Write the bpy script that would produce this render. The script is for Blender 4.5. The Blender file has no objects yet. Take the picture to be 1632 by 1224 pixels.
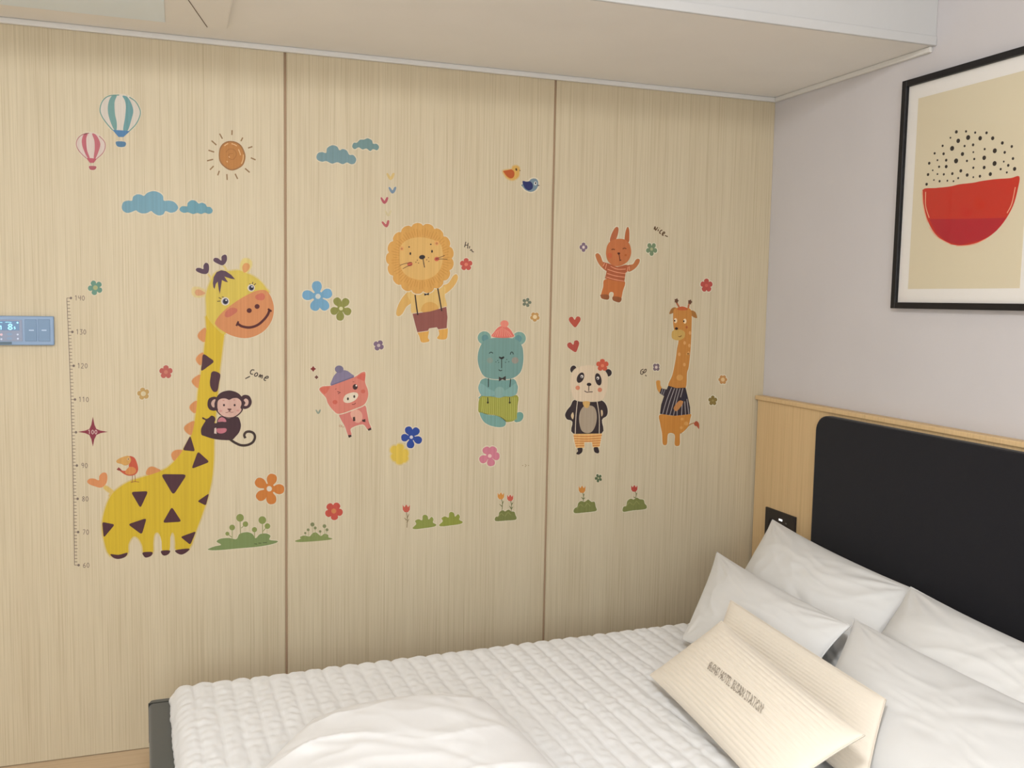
import bpy, bmesh, math, random
from mathutils import Vector, Matrix, noise
from mathutils.geometry import tessellate_polygon
random.seed(4)
S = bpy.context.scene
COL = S.collection

# ------------------------------------------------------------------ camera, light, exposure
FPX, YAW, PIT, ROL = 1505.4, .3399, .0883, .0186
CAM = Vector((-2.0945, -3.0548, 1.4186))
FW = Vector((math.sin(YAW)*math.cos(PIT), math.cos(YAW)*math.cos(PIT), -math.sin(PIT)))
_r = Vector((math.cos(YAW), -math.sin(YAW), 0)); _u = _r.cross(FW)
RT = _r*math.cos(ROL) + _u*math.sin(ROL); UP = -_r*math.sin(ROL) + _u*math.cos(ROL)
cam = bpy.data.cameras.new('camera'); cam.sensor_width = 36; cam.lens = FPX/1632*36; cam.clip_start = .02
camo = bpy.data.objects.new('camera', cam); COL.objects.link(camo); S.camera = camo
m = Matrix((RT, UP, -FW)).transposed().to_4x4(); m.translation = CAM; camo.matrix_world = m
S.view_settings.view_transform = 'Standard'; S.view_settings.look = 'None'
S.view_settings.gamma = 1; S.view_settings.use_curve_mapping = False; S.view_settings.exposure = 0.0
LAMP = 77.0          # radiance of the ceiling lamp's diffuser
DAY = 50.0          # watts of daylight through the window in the wall behind the camera
W = bpy.data.worlds.new('world'); S.world = W; W.use_nodes = True
W.node_tree.nodes['Background'].inputs[0].default_value = (.62, .76, 1, 1)
W.node_tree.nodes['Background'].inputs[1].default_value = 1.0
la = bpy.data.lights.new('window_daylight', 'AREA'); la.shape = 'RECTANGLE'; la.size = 1.85; la.size_y = 1.3; la.energy = DAY
la.color = (.90, .96, 1)
lo = bpy.data.objects.new('window_daylight', la); COL.objects.link(lo); lo.location = (-2.6, -4.64, 1.5); lo.rotation_euler = (math.radians(90), 0, 0)

# ------------------------------------------------------------------ helpers
def lin(c):
    return tuple(((v/255)/12.92 if v/255 <= .04045 else ((v/255+.055)/1.055)**2.4) for v in c)
def ray(p): return FW + RT*((p[0]-816)/FPX) - UP*((p[1]-612)/FPX)
def hit(p, ax, v):
    d = ray(p); return CAM + d*((v-CAM[ax])/d[ax])

def mat(name, color, rough=.6, spec=.3, **kw):
    m = bpy.data.materials.new(name); m.use_nodes = True
    b = m.node_tree.nodes['Principled BSDF']
    b.inputs['Base Color'].default_value = (*color, 1); b.inputs['Roughness'].default_value = rough
    b.inputs['Specular IOR Level'].default_value = spec
    for k, v in kw.items(): b.inputs[k].default_value = v
    return m
def nd(m, t, **kw):
    n = m.node_tree.nodes.new(t)
    for k, v in kw.items(): setattr(n, k, v)
    return n
def link(m, a, b): m.node_tree.links.new(a, b)
def noise_of(m, scale, detail=2, rough=.5, nscale=1.0):
    g = nd(m, 'ShaderNodeNewGeometry'); mp = nd(m, 'ShaderNodeMapping'); mp.inputs['Scale'].default_value = scale
    link(m, g.outputs['Position'], mp.inputs['Vector'])
    n = nd(m, 'ShaderNodeTexNoise'); n.inputs['Scale'].default_value = nscale; n.inputs['Detail'].default_value = detail; n.inputs['Roughness'].default_value = rough
    link(m, mp.outputs[0], n.inputs['Vector']); return n
def ramp(m, fac, stops):
    r = nd(m, 'ShaderNodeValToRGB'); link(m, fac, r.inputs[0])
    while len(r.color_ramp.elements) < len(stops): r.color_ramp.elements.new(.5)
    for e, (p, c) in zip(r.color_ramp.elements, stops): e.position = p; e.color = (*c, 1)
    return r
def mulmix(m, a, b, fac=1.0):
    x = nd(m, 'ShaderNodeMix', data_type='RGBA', blend_type='MULTIPLY'); x.inputs[0].default_value = fac
    link(m, a, x.inputs[6]); link(m, b, x.inputs[7]); return x
def wood(name, base, amp=.14, axis='x', rough=.5):
    m = mat(name, base, rough, .3)
    b = m.node_tree.nodes['Principled BSDF']
    s1 = (210, 210, 1.8); s2 = (520, 520, 5); s3 = (14, 14, .5)
    if axis == 'floor': s1 = (1.6, 120, 1); s2 = (5, 400, 1); s3 = (.5, 12, 1)
    w = tuple(1.0 for _ in range(3))
    d1 = tuple(1-amp*k for k in (1.9, 2.2, 2.6)); d3 = tuple(1-amp*k for k in (.5, .62, .8))
    r1 = ramp(m, noise_of(m, s1, 3, .6).outputs[0], [(.30, d1), (.50, tuple(1-amp*.35 for _ in range(3))), (.72, w)])
    r2 = ramp(m, noise_of(m, s2, 2, .5).outputs[0], [(.35, tuple(1-amp*k for k in (.9, 1.0, 1.2))), (.65, w)])
    r3 = ramp(m, noise_of(m, s3, 2, .5).outputs[0], [(.3, d3), (.7, w)])
    c = nd(m, 'ShaderNodeRGB'); c.outputs[0].default_value = (*base, 1)
    x = mulmix(m, c.outputs[0], r1.outputs[0]); x = mulmix(m, x.outputs[2], r2.outputs[0]); x = mulmix(m, x.outputs[2], r3.outputs[0])
    link(m, x.outputs[2], b.inputs['Base Color']); return m
def cloth(name, base, bump=.15, scale=900, rough=.9):
    m = mat(name, base, rough, .1); b = m.node_tree.nodes['Principled BSDF']
    b.inputs['Sheen Weight'].default_value = .15
    n = noise_of(m, (scale,)*3, 2); bp = nd(m, 'ShaderNodeBump'); bp.inputs['Strength'].default_value = bump; bp.inputs['Distance'].default_value = .002
    link(m, n.outputs[0], bp.inputs['Height']); link(m, bp.outputs[0], b.inputs['Normal']); return m
def plaster(name, base, rough=.85, amp=.04):
    m = mat(name, base, rough, .15); b = m.node_tree.nodes['Principled BSDF']
    r = ramp(m, noise_of(m, (3, 3, 3), 4).outputs[0], [(.3, tuple(1-amp for _ in range(3))), (.7, (1, 1, 1))])
    c = nd(m, 'ShaderNodeRGB'); c.outputs[0].default_value = (*base, 1)
    x = mulmix(m, c.outputs[0], r.outputs[0]); link(m, x.outputs[2], b.inputs['Base Color'])
    n = noise_of(m, (260,)*3, 2); bp = nd(m, 'ShaderNodeBump'); bp.inputs['Strength'].default_value = .08; bp.inputs['Distance'].default_value = .002
    link(m, n.outputs[0], bp.inputs['Height']); link(m, bp.outputs[0], b.inputs['Normal']); return m

def empty(name, loc=(0, 0, 0)):
    o = bpy.data.objects.new(name, None); COL.objects.link(o); o.location = loc; o.empty_display_size = .05; return o
def tag(o, label, cat, group=None):
    o['label'] = label; o['category'] = cat
    if group: o['group'] = group
    return o
def mesh_obj(name, bm, material, parent=None, smooth=False, label=None):
    me = bpy.data.meshes.new(name); bm.normal_update(); bm.to_mesh(me); bm.free()
    if smooth:
        for p in me.polygons: p.use_smooth = True
    o = bpy.data.objects.new(name, me); COL.objects.link(o); me.materials.append(material)
    if parent:
        o.parent = parent
        o.matrix_parent_inverse = Matrix.Identity(4)
        # children carry coordinates relative to their parent
        t = Vector((0, 0, 0)); p = parent
        while p: t += p.location; p = p.parent
        me.transform(Matrix.Translation(-t))
    if label: o['label'] = label
    return o
def box_bm(x0, x1, y0, y1, z0, z1, bev=0, seg=2):
    bm = bmesh.new(); bmesh.ops.create_cube(bm, size=1)
    for v in bm.verts: v.co = Vector((x0+(v.co.x+.5)*(x1-x0), y0+(v.co.y+.5)*(y1-y0), z0+(v.co.z+.5)*(z1-z0)))
    if bev: bmesh.ops.bevel(bm, geom=bm.edges[:], offset=bev, segments=seg, profile=.5, affect='EDGES')
    return bm
def struct(name, bm, material, parent=None):
    o = mesh_obj(name, bm, material, parent)
    if not parent: o['kind'] = 'structure'
    return o

# ------------------------------------------------------------------ materials of the room
M_wood = wood('pale_veneer', (.660, .565, .398), .095)
M_wood2 = wood('headboard_veneer', (.74, .53, .29), .07)
M_floor = wood('floor_laminate', (.66, .50, .33), .07, 'floor')
M_groove = mat('groove_brown', (.40, .27, .17), .7)
M_grey = plaster('lavender_grey_wallpaper', (.63, .60, .605))
M_room = plaster('white_wallpaper', (.80, .79, .77))
M_soffit = plaster('cream_ceiling_paper', (.87, .845, .81))
M_fascia = plaster('grey_white_fascia_paint', (.60, .595, .585))
M_white = mat('white_moulding', (.70, .68, .645), .5)
M_plast = mat('white_plastic', (.80, .80, .78), .4, .4)
M_black = mat('black_satin', (.012, .011, .012), .5, .3)

# ------------------------------------------------------------------ structure
HC, HT, DS = 2.182, 2.52, -.782       # soffit height, high ceiling, soffit edge
XL, YF = -4.3, -4.7
struct('floor', box_bm(XL, .1, YF, .1, -.1, 0), M_floor)
wb = struct('wall_back', box_bm(XL, .1, .006, .12, 0, HT), M_groove)
s1, s2, gap = -1.7755, -.8765, .0038
edges = [XL, s1-1.8, s1-.9, s1, s2, 0]
for a, b in zip(edges[:-1], edges[1:]):
    mesh_obj('panel', box_bm(a+gap, b-gap if b < 0 else 0, 0, .0058, .002, HC, .0012, 1), M_wood, wb)
struct('wall_right', box_bm(0, .1, YF, .012, 0, HT), M_grey)
struct('wall_left', box_bm(XL-.1, XL, YF, .12, 0, HT), M_room)
def multi_box(boxes):
    bm = bmesh.new()
    for q in boxes:
        t = box_bm(*q); me = bpy.data.meshes.new('t'); t.to_mesh(me); t.free(); bm.from_mesh(me); bpy.data.meshes.remove(me)
    return bm
# wall behind the camera with a window opening (outside the frame)
WX0, WX1 = -3.55, -1.65
struct('wall_front', multi_box([(XL, WX0, YF-.1, YF, 0, HT), (WX1, .1, YF-.1, YF, 0, HT), (WX0, WX1, YF-.1, YF, 0, .8), (WX0, WX1, YF-.1, YF, 2.2, HT)]), M_room)
win = struct('window_1', multi_box([(a, c, YF-.08, YF-.02, z0, z1) for a, c, z0, z1 in [(WX0, WX0+.05, .8, 2.2), (WX1-.05, WX1, .8, 2.2), (WX0+.05, WX1-.05, .8, .85), (WX0+.05, WX1-.05, 2.15, 2.2), (-2.62, -2.58, .85, 2.15)]]), M_white)
mg = bpy.data.materials.new('pane_glass'); mg.use_nodes = True; nt = mg.node_tree; nt.nodes.remove(nt.nodes['Principled BSDF'])
tr = nd(mg, 'ShaderNodeBsdfTransparent'); gl = nd(mg, 'ShaderNodeBsdfGlossy'); gl.inputs['Roughness'].default_value = .03
fr = nd(mg, 'ShaderNodeFresnel'); fr.inputs[0].default_value = 1.18; mx = nd(mg, 'ShaderNodeMixShader')
link(mg, fr.outputs[0], mx.inputs[0]); link(mg, tr.outputs[0], mx.inputs[1]); link(mg, gl.outputs[0], mx.inputs[2]); link(mg, mx.outputs[0], nt.nodes['Material Output'].inputs[0])
mesh_obj('pane', box_bm(WX0+.05, -2.62, YF-.055, YF-.05, .85, 2.15), mg, win)
mesh_obj('pane', box_bm(-2.58, WX1-.05, YF-.055, YF-.05, .85, 2.15), mg, win)
ce = struct('ceiling', box_bm(XL, .1, YF, DS, HT, HT+.1), M_soffit)
mesh_obj('soffit', box_bm(XL, 0, DS, .012, HC, HT+.1), M_soffit, ce)
struct('trim_1', box_bm(XL, 0, -.013, 0, HC-.017, HC, .004), M_white)
struct('trim_2', box_bm(-.013, 0, DS+.004, -.0135, HC-.017, HC, .004), M_white)
fa = struct('trim_3', box_bm(XL, -.0005, DS-.006, DS, HC-.001, HT, .001, 1), M_fascia)
mesh_obj('bead', box_bm(XL, -.0005, DS-.010, DS-.006, HC-.001, HC+.026, .002), M_fascia, fa)

# ceiling lamp in the room behind the photograph's frame (main light)
lamp = tag(empty('ceiling_lamp', (-2.05, -2.75, HT)), 'white domed ceiling lamp on the high ceiling above the viewer', 'lamp')
bm = bmesh.new(); bmesh.ops.create_cone(bm, cap_ends=True, segments=48, radius1=.25, radius2=.25, depth=.03)
for v in bm.verts: v.co += Vector((-2.05, -2.75, HT-.015))
mesh_obj('housing', bm, M_plast, lamp)
me_ = bpy.data.materials.new('lamp_diffuser'); me_.use_nodes = True; e = nd(me_, 'ShaderNodeEmission'); e.inputs[0].default_value = (.97, .985, 1.0, 1); e.inputs[1].default_value = LAMP
link(me_, e.outputs[0], me_.node_tree.nodes['Material Output'].inputs[0])
bm = bmesh.new(); bmesh.ops.create_uvsphere(bm, u_segments=32, v_segments=16, radius=.23)
bmesh.ops.delete(bm, geom=[v for v in bm.verts if v.co.z > .001], context='VERTS')
for v in bm.verts: v.co = Vector((v.co.x-2.05, v.co.y-2.75, v.co.z*.75+HT-.031))
mesh_obj('diffuser', bm, me_, lamp, True)

# ------------------------------------------------------------------ headboard, outlet
HBX = -.03
hb = tag(empty('headboard', (0, -1.15, 0)), 'light wood headboard with a black padded panel and thin top ledge along the grey wall', 'headboard')
mesh_obj('wood_panel', box_bm(HBX, -.0005, -2.35, -.012, 0, 1.062, .001, 1), M_wood2, hb)
mesh_obj('ledge', box_bm(HBX-.009, -.0005, -2.35, -.004, 1.0622, 1.078, .003), M_wood2, hb)
def rounded_yz(y0, y1, z0, z1, r, x0, x1, bev):
    bm = bmesh.new(); pts = []
    for cy, cz, a0 in [(y0-r, z1-r, 0), (y1+r, z1-r, 90), (y1+r, z0+r, 180), (y0-r, z0+r, 270)]:
        for k in range(9):
            a = math.radians(a0+k*90/8); pts.append((cy+r*math.cos(a), cz+r*math.sin(a)))
    f = bm.faces.new([bm.verts.new((x0, p[0], p[1])) for p in pts])
    ex = bmesh.ops.extrude_face_region(bm, geom=[f]); vs = [g for g in ex['geom'] if isinstance(g, bmesh.types.BMVert)]
    for v in vs: v.co.x = x1
    bmesh.ops.recalc_face_normals(bm, faces=bm.faces)
    if bev:
        es = [e for e in bm.edges if all(abs(v.co.x-x1) < 1e-6 for v in e.verts)]
        bmesh.ops.bevel(bm, geom=es, offset=bev, segments=3, profile=.5, affect='EDGES')
    return bm
M_pad = cloth('charcoal_black_upholstery', (.0125, .0120, .0155), .2, 700, .75)
mesh_obj('padded_panel', rounded_yz(-.392, -2.1, .12, 1.052, .055, HBX-.0003, HBX-.026, .007), M_pad, hb, False, 'black padded upholstered panel')
# outlet
ot = tag(empty('wall_outlet', (HBX, -.19, .61)), 'dark brown power outlet plate with a lit white indicator on the headboard beside the pillow', 'outlet')
M_out = mat('dark_brown_plastic', (.022, .017, .016), .45, .4)
plate = mesh_obj('plate', box_bm(HBX-.009, HBX-.0003, -.281, -.101, .551, .670, .002), M_out, ot)
bm = bmesh.new(); bmesh.ops.create_cone(bm, cap_ends=True, segments=24, radius1=.021, radius2=.021, depth=.003)
for v in bm.verts: v.co = Vector((HBX-.0096+v.co.z, -.147+v.co.x, .615+v.co.y))
mesh_obj('socket', bm, M_black, plate)
M_led = mat('white_indicator', (.9, .9, .9), .4, .3); M_led.node_tree.nodes['Principled BSDF'].inputs['Emission Color'].default_value = (1, 1, 1, 1); M_led.node_tree.nodes['Principled BSDF'].inputs['Emission Strength'].default_value = .9
mesh_obj('indicator', box_bm(HBX-.0105, HBX-.0089, -.209, -.188, .638, .645, .001, 1), M_led, plate)
mesh_obj('indicator', box_bm(HBX-.0100, HBX-.0089, -.236, -.226, .633, .638), mat('grey_mark', (.15, .14, .13), .5), plate)

# ------------------------------------------------------------------ air conditioner cassette in the soffit
ac = tag(empty('ceiling_air_conditioner', (-2.5, -.4, HC)), 'long white one-way air conditioner panel set into the low ceiling at upper left', 'air conditioner')
M_ac = mat('ac_cream_plastic', (.83, .80, .76), .45); M_flap = mat('ac_flap_window_tint', (.76, .85, .91), .3, .5)  # flap's blue tint puts the window's reflection into its colour
pf_ = mesh_obj('panel_frame', box_bm(-3.15, -1.953, -.66, -.175, HC-.012, HC-.0003, .005), M_ac, ac)
mesh_obj('louver_flap', box_bm(-3.08, -2.12, -.40, -.19, HC-.0148, HC-.0122, .001), M_flap, ac)
bm = bmesh.new()
a, b = Vector((-2.056, -.40, HC-.0128)), Vector((-2.006, -.172+.004, HC-.0128)); a = Vector((-2.09, -.55, HC-.0128)); dv = (b-a).normalized(); n_ = Vector((dv.y, -dv.x, 0))*.0011
b = a+dv*((-.18-a.y)/dv.y)
lo_, hi_ = [], []
for p in (a-n_, a+n_, b+n_, b-n_): lo_.append(bm.verts.new(p)); hi_.append(bm.verts.new(p+Vector((0, 0, .0007))))
bm.faces.new(lo_); bm.faces.new(hi_[::-1])
for i in range(4): bm.faces.new((lo_[i], hi_[i], hi_[(i+1) % 4], lo_[(i+1) % 4]))
bmesh.ops.recalc_face_normals(bm, faces=bm.faces)
mesh_obj('end_cap_seam', bm, mat('seam_dark', (.16, .12, .09), .8), pf_)

# ------------------------------------------------------------------ flat things traced on a plane
def crop(x0, y0, w, outw):
    s = w/outw
    return lambda p: (x0+p[0]*s, y0+p[1]*s)
IDN = lambda p: p
def smooth_closed(pts, n=6):
    out = []; N = len(pts)
    for i in range(N):
        p0, p1, p2, p3 = pts[i-1], pts[i], pts[(i+1) % N], pts[(i+2) % N]
        for k in range(n):
            t = k/n
            out.append(tuple(.5*((2*p1[j])+(-p0[j]+p2[j])*t+(2*p0[j]-5*p1[j]+4*p2[j]-p3[j])*t*t+(-p0[j]+3*p1[j]-3*p2[j]+p3[j])*t**3) for j in (0, 1)))
    return out
def smooth_open(pts, n=6):
    if len(pts) < 3: return list(pts)
    q = [pts[0]]+list(pts)+[pts[-1]]; out = []
    for i in range(1, len(q)-2):
        p0, p1, p2, p3 = q[i-1], q[i], q[i+1], q[i+2]
        for k in range(n):
            t = k/n
            out.append(tuple(.5*((2*p1[j])+(-p0[j]+p2[j])*t+(2*p0[j]-5*p1[j]+4*p2[j]-p3[j])*t*t+(-p0[j]+3*p1[j]-3*p2[j]+p3[j])*t**3) for j in (0, 1)))
    out.append(tuple(pts[-1])); return out
def offset_poly(pts, d):
    N = len(pts); area = sum(pts[i][0]*pts[(i+1) % N][1]-pts[(i+1) % N][0]*pts[i][1] for i in range(N)); sg = 1 if area > 0 else -1
    out = []
    for i in range(N):
        a, b = pts[i-1], pts[(i+1) % N]; tx, ty = b[0]-a[0], b[1]-a[1]; L = math.hypot(tx, ty) or 1
        out.append((pts[i][0]+sg*ty/L*d, pts[i][1]-sg*tx/L*d))
    return out
def ellipse(cx, cy, rx, ry, rot=0, n=24):
    c, s = math.cos(math.radians(rot)), math.sin(math.radians(rot))
    return [(cx+rx*math.cos(t)*c-ry*math.sin(t)*s, cy+rx*math.cos(t)*s+ry*math.sin(t)*c) for t in (2*math.pi*k/n for k in range(n))]
WOOD = tuple(v*.93 for v in (.660, .565, .398))
LT = .00028      # film thickness of one printed layer
_mats = {}
def sticker_mat(col, alpha=1.0, grain=True, rough=.5):
    key = (tuple(round(v, 3) for v in col), alpha, grain)
    if key in _mats: return _mats[key]
    m = mat('print_%d' % len(_mats), col, rough, .25); b = m.node_tree.nodes['Principled BSDF']
    if grain:
        r = ramp(m, noise_of(m, (150, 150, 1.6), 3, .6).outputs[0], [(.30, (.86, .84, .80)), (.68, (1, 1, 1))])
        c = nd(m, 'ShaderNodeRGB'); c.outputs[0].default_value = (*col, 1)
        x = mulmix(m, c.outputs[0], r.outputs[0]); link(m, x.outputs[2], b.inputs['Base Color'])
    if alpha < 1: b.inputs['Alpha'].default_value = alpha
    _mats[key] = m; return m
def exposure_at(px):      # how strongly the lamp lights the wall at this photo column, used to read the print's own colour
    return 1.15-.38*max(0, min(1, (px-300)/900))
class Flat:
    """flat printed thing lying on a plane; outlines are given in photograph pixels through a crop"""
    def __init__(s, name, label, cat, q=IDN, base=0, ax=1, v=0.0, group=None, grain=True, E=None, root=None):
        s.name, s.label, s.cat, s.q, s.base, s.ax, s.v, s.group, s.grain, s.E = name, label, cat, q, base, ax, v, group, grain, E
        s.parts = []; s.root = root
    def px(s, pts): return [s.q(p) for p in pts]
    def _prism(s, polys, layer):
        bm = bmesh.new(); back = s.v-(s.base*LT)-.00002; front = s.v-(s.base+layer+1)*LT
        for P in polys:
            lo = [bm.verts.new(hit(p, s.ax, back)) for p in P]; hi = [bm.verts.new(hit(p, s.ax, front)) for p in P]
            # keep side walls straight: reuse the front outline, pushed back
            for l, h in zip(lo, hi): c = h.co.copy(); c[s.ax] = back; l.co = c
            for t in tessellate_polygon([[Vector((p[0], -p[1], 0)) for p in P]]):
                if len(set(t)) == 3: bm.faces.new((hi[t[0]], hi[t[1]], hi[t[2]]))
            n = len(P)
            for i in range(n): bm.faces.new((lo[i], lo[(i+1) % n], hi[(i+1) % n], hi[i]))
        bmesh.ops.recalc_face_normals(bm, faces=bm.faces)
        # front faces must look out of the plane
        for f in bm.faces:
            if abs(f.normal[s.ax]) > .5 and f.normal[s.ax] > 0: f.normal_flip()
        return bm
    def raw(s, name, polys, col, layer=0, alpha=1.0, under=None):
        cx = sum(p[0] for p in polys[0])/len(polys[0]); cy = sum(p[1] for p in polys[0])/len(polys[0])
        E = s.E or exposure_at(cx); c = tuple(min(.9, v/E) for v in lin(col))
        if alpha < 1:      # thin ink: mixed with what it is printed over
            w = tuple(v/E for v in lin(under)) if under else WOOD
            c = tuple(a*alpha+b*(1-alpha) for a, b in zip(c, w))
        s.parts.append((name, s._prism(polys, layer), sticker_mat(c, 1, s.grain), (cx, cy))); return s
    def poly(s, name, pts, col, layer=0, smooth=True, halo=0, soft=0, alpha=1.0, n=6, under=None):
        P = s.px(pts); P = smooth_closed(P, n) if smooth else P
        if halo: s.raw('border', [offset_poly(P, halo)], (236, 226, 208), layer-.6 if layer else -.5, .35)
        if soft:
            s.raw('soft_edge', [offset_poly(P, soft)], col, layer-.7 if layer else -.7, .25, under)
            s.raw('soft_edge', [offset_poly(P, soft*.55)], col, layer-.5 if layer else -.5, .55, under)
        return s.raw(name, [P], col, layer, alpha, under)
    def ell(s, name, cx, cy, rx, ry, col, layer=1, rot=0, halo=0, alpha=1.0):
        P = s.px(ellipse(cx, cy, rx, ry, rot))
        if halo: s.raw('border', [offset_poly(P, halo)], (236, 226, 208), layer-.6 if layer else -.5, .35)
        return s.raw(name, [P], col, layer, alpha)
    def ribbon(s, pts, w, smooth=True, taper=False):
        P = s.px(pts); P = smooth_open(P, 5) if smooth else P
        L, R = [], []; n = len(P)
        for i in range(n):
            a, b = P[max(0, i-1)], P[min(n-1, i+1)]; tx, ty = b[0]-a[0], b[1]-a[1]; d = math.hypot(tx, ty) or 1
            h = w/2*(1-.6*i/(n-1) if taper else 1)
            L.append((P[i][0]-ty/d*h, P[i][1]+tx/d*h)); R.append((P[i][0]+ty/d*h, P[i][1]-tx/d*h))
        return [[L[i], L[i+1], R[i+1], R[i]] for i in range(n-1)]
    def stroke(s, name, lines, w, col, layer=1, smooth=True, taper=False):
        polys = []
        for l in (lines if isinstance(lines[0], list) else [lines]): polys += s.ribbon(l, w, smooth, taper)
        return s.raw(name, polys, col, layer)
    def done(s):
        if s.root is None and len(s.parts) == 1:
            n, bm, m, _ = s.parts[0]
            c = sum((v.co for v in bm.verts), Vector())/len(bm.verts)
            for v in bm.verts: v.co -= c
            o = mesh_obj(s.name, bm, m); o.location = c
            return tag(o, s.label, s.cat, s.group)
        if s.root is None:
            bm0 = s.parts[0][1]; c = sum((v.co for v in bm0.verts), Vector())/len(bm0.verts); c.z = min(v.co.z for q in s.parts for v in q[1].verts); c[s.ax] = s.v
            s.root = tag(empty(s.name, c), s.label, s.cat, s.group)
        names = [q[0] for q in s.parts]; owner = [None]*len(s.parts)
        for i, (n, _, _, c) in enumerate(s.parts):
            if n in ('border', 'soft_edge'):
                k = i+1
                while names[k] in ('border', 'soft_edge'): k += 1
                owner[i] = k
            else:
                for pn in SUB.get(n, ()):
                    cand = [k for k, q in enumerate(names) if q == pn]
                    if cand: owner[i] = min(cand, key=lambda k: math.dist(c, s.parts[k][3])); break
        for i in range(len(owner)):          # never deeper than thing > part > sub-part
            while owner[i] is not None and owner[owner[i]] is not None: owner[i] = owner[owner[i]]
        objs = {}
        for want in (True, False):
            for i, (n, bm, m, _) in enumerate(s.parts):
                if (owner[i] is None) == want:
                    objs[i] = mesh_obj(n, bm, m, s.root if want else objs[owner[i]])
                    if n in ('tick_marks', 'mane_hair'): objs[i]['kind'] = 'stuff'
        return s.root
SUB = {'inner_ear': ('ear',), 'pupil': ('eye_white', 'eye'), 'iris': ('eye_white',), 'eye_glint': ('eye_white', 'eye'), 'hat_brim': ('hat',), 'hat_bobble': ('hat',), 'hat_ribs': ('hat',),
       'nostril': ('muzzle', 'snout'), 'smile': ('muzzle', 'head'), 'cheek': ('muzzle', 'face', 'head'), 'flower_center': ('blossom', 'flower', 'flower_disc'), 'trouser_stripes': ('trousers',), 'shorts_stripes': ('shorts',),
       'shirt_stripes': ('shirt',), 'sleeve_stripes': ('sleeve',), 'mane_hair': ('mane',), 'tail_tuft': ('tail',), 'horn_tip': ('horn',), 'outline': ('envelope', 'disc'), 'stripe': ('envelope',), 'highlight': ('disc',), 'scribble': ('disc', 'mound'),
       'star_number': ('star',), 'mark_dot': ('mark_line',), 'freckle': ('face', 'head'), 'whiskers': ('face',), 'mouth': ('face', 'muzzle', 'head'), 'nose': ('face', 'head', 'muzzle'), 'eyebrow': ('face', 'head'), 'closed_eye': ('head',), 'wink': ('head',), 'eyelashes': ('eye_white',),
       'leaf': ('stem',), 'leaf_veins': ('bush',), 'half_circle_reflection': ('half_circle',), 'brush_edge': ('half_circle',), 'fringe': ('head',), 'button': ('trousers',), 'belly_patch': ('body',), 'crown': ('neck',), 'snout': (), 'rope': ('basket',)}

# ------------------------------------------------------------------ wall stickers
G_FL = 'flower stickers on the wood wall'; G_CL = 'cloud stickers on the wood wall'; G_HE = 'heart stickers on the wood wall'
G_BU = 'bush stickers along the bottom of the wood wall'; G_LE = 'handwritten word stickers'
WHITE = (222, 212, 200)
# --- hot air balloons
A = crop(110, 140, 130, 1137)
f = Flat('balloon_sticker', 'teal and white striped hot air balloon sticker at upper left', 'sticker', A, group='hot air balloon stickers')
f.poly('envelope', [(430, 300), (455, 200), (530, 125), (640, 100), (720, 95), (820, 110), (930, 185), (990, 290), (995, 370), (950, 480), (840, 600), (610, 590), (500, 470), (445, 380)], WHITE, 0, halo=1.5)
for o_ in ([(700, 100), (560, 112), (470, 180), (432, 300), (460, 400), (530, 500), (610, 592)], [(840, 130), (930, 195), (990, 310), (985, 400), (930, 510), (840, 602)]): f.stroke('outline', o_, 1.6, (118, 160, 150), 1)
f.poly('stripe', [(600, 110), (665, 108), (635, 200), (640, 360), (665, 480), (662, 585), (620, 570), (560, 420), (540, 300), (555, 190)], (122, 164, 160), 1)
f.poly('stripe', [(745, 112), (810, 125), (865, 210), (895, 320), (870, 440), (820, 590), (755, 590), (780, 420), (792, 260), (775, 170)], (112, 160, 163), 1)
f.poly('skirt', [(605, 585), (725, 592), (850, 602), (760, 685), (690, 685)], (84, 132, 178), 2, False)
f.poly('basket', [(650, 760), (680, 745), (770, 750), (795, 775), (780, 815), (725, 826), (670, 812)], (88, 130, 165), 1, halo=1.2)
f.stroke('rope', [[(695, 685), (690, 750)], [(755, 685), (762, 752)]], .6, (180, 175, 168), 1, False).done()
f = Flat('balloon_sticker', 'smaller pink and white striped hot air balloon sticker at upper left', 'sticker', A, group='hot air balloon stickers')
f.poly('envelope', [(100, 780), (125, 695), (190, 645), (270, 625), (340, 632), (430, 670), (490, 740), (508, 820), (480, 900), (385, 985), (230, 975), (135, 880)], (224, 206, 196), 0, halo=1.5)
for o_ in ([(280, 632), (190, 650), (122, 710), (102, 790), (140, 880), (240, 982)], [(420, 672), (490, 745), (505, 820), (470, 910), (385, 988)]): f.stroke('outline', o_, 1.3, (190, 128, 128), 1)
f.poly('stripe', [(212, 645), (262, 638), (240, 710), (250, 860), (288, 975), (255, 970), (195, 840), (178, 750), (190, 680)], (196, 104, 116), 1)
f.poly('stripe', [(322, 640), (375, 655), (425, 740), (432, 820), (375, 975), (345, 975), (358, 850), (352, 730)], (196, 108, 118), 1)
f.poly('skirt', [(240, 978), (310, 980), (388, 988), (345, 1045), (290, 1045)], (192, 92, 106), 2, False)
f.poly('basket', [(276, 1098), (300, 1088), (370, 1092), (382, 1112), (360, 1140), (320, 1146), (290, 1135)], (178, 92, 100), 1, halo=1.2)
f.stroke('rope', [[(300, 1045), (298, 1090)], [(340, 1045), (346, 1090)]], .5, (190, 170, 165), 1, False).done()
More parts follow.
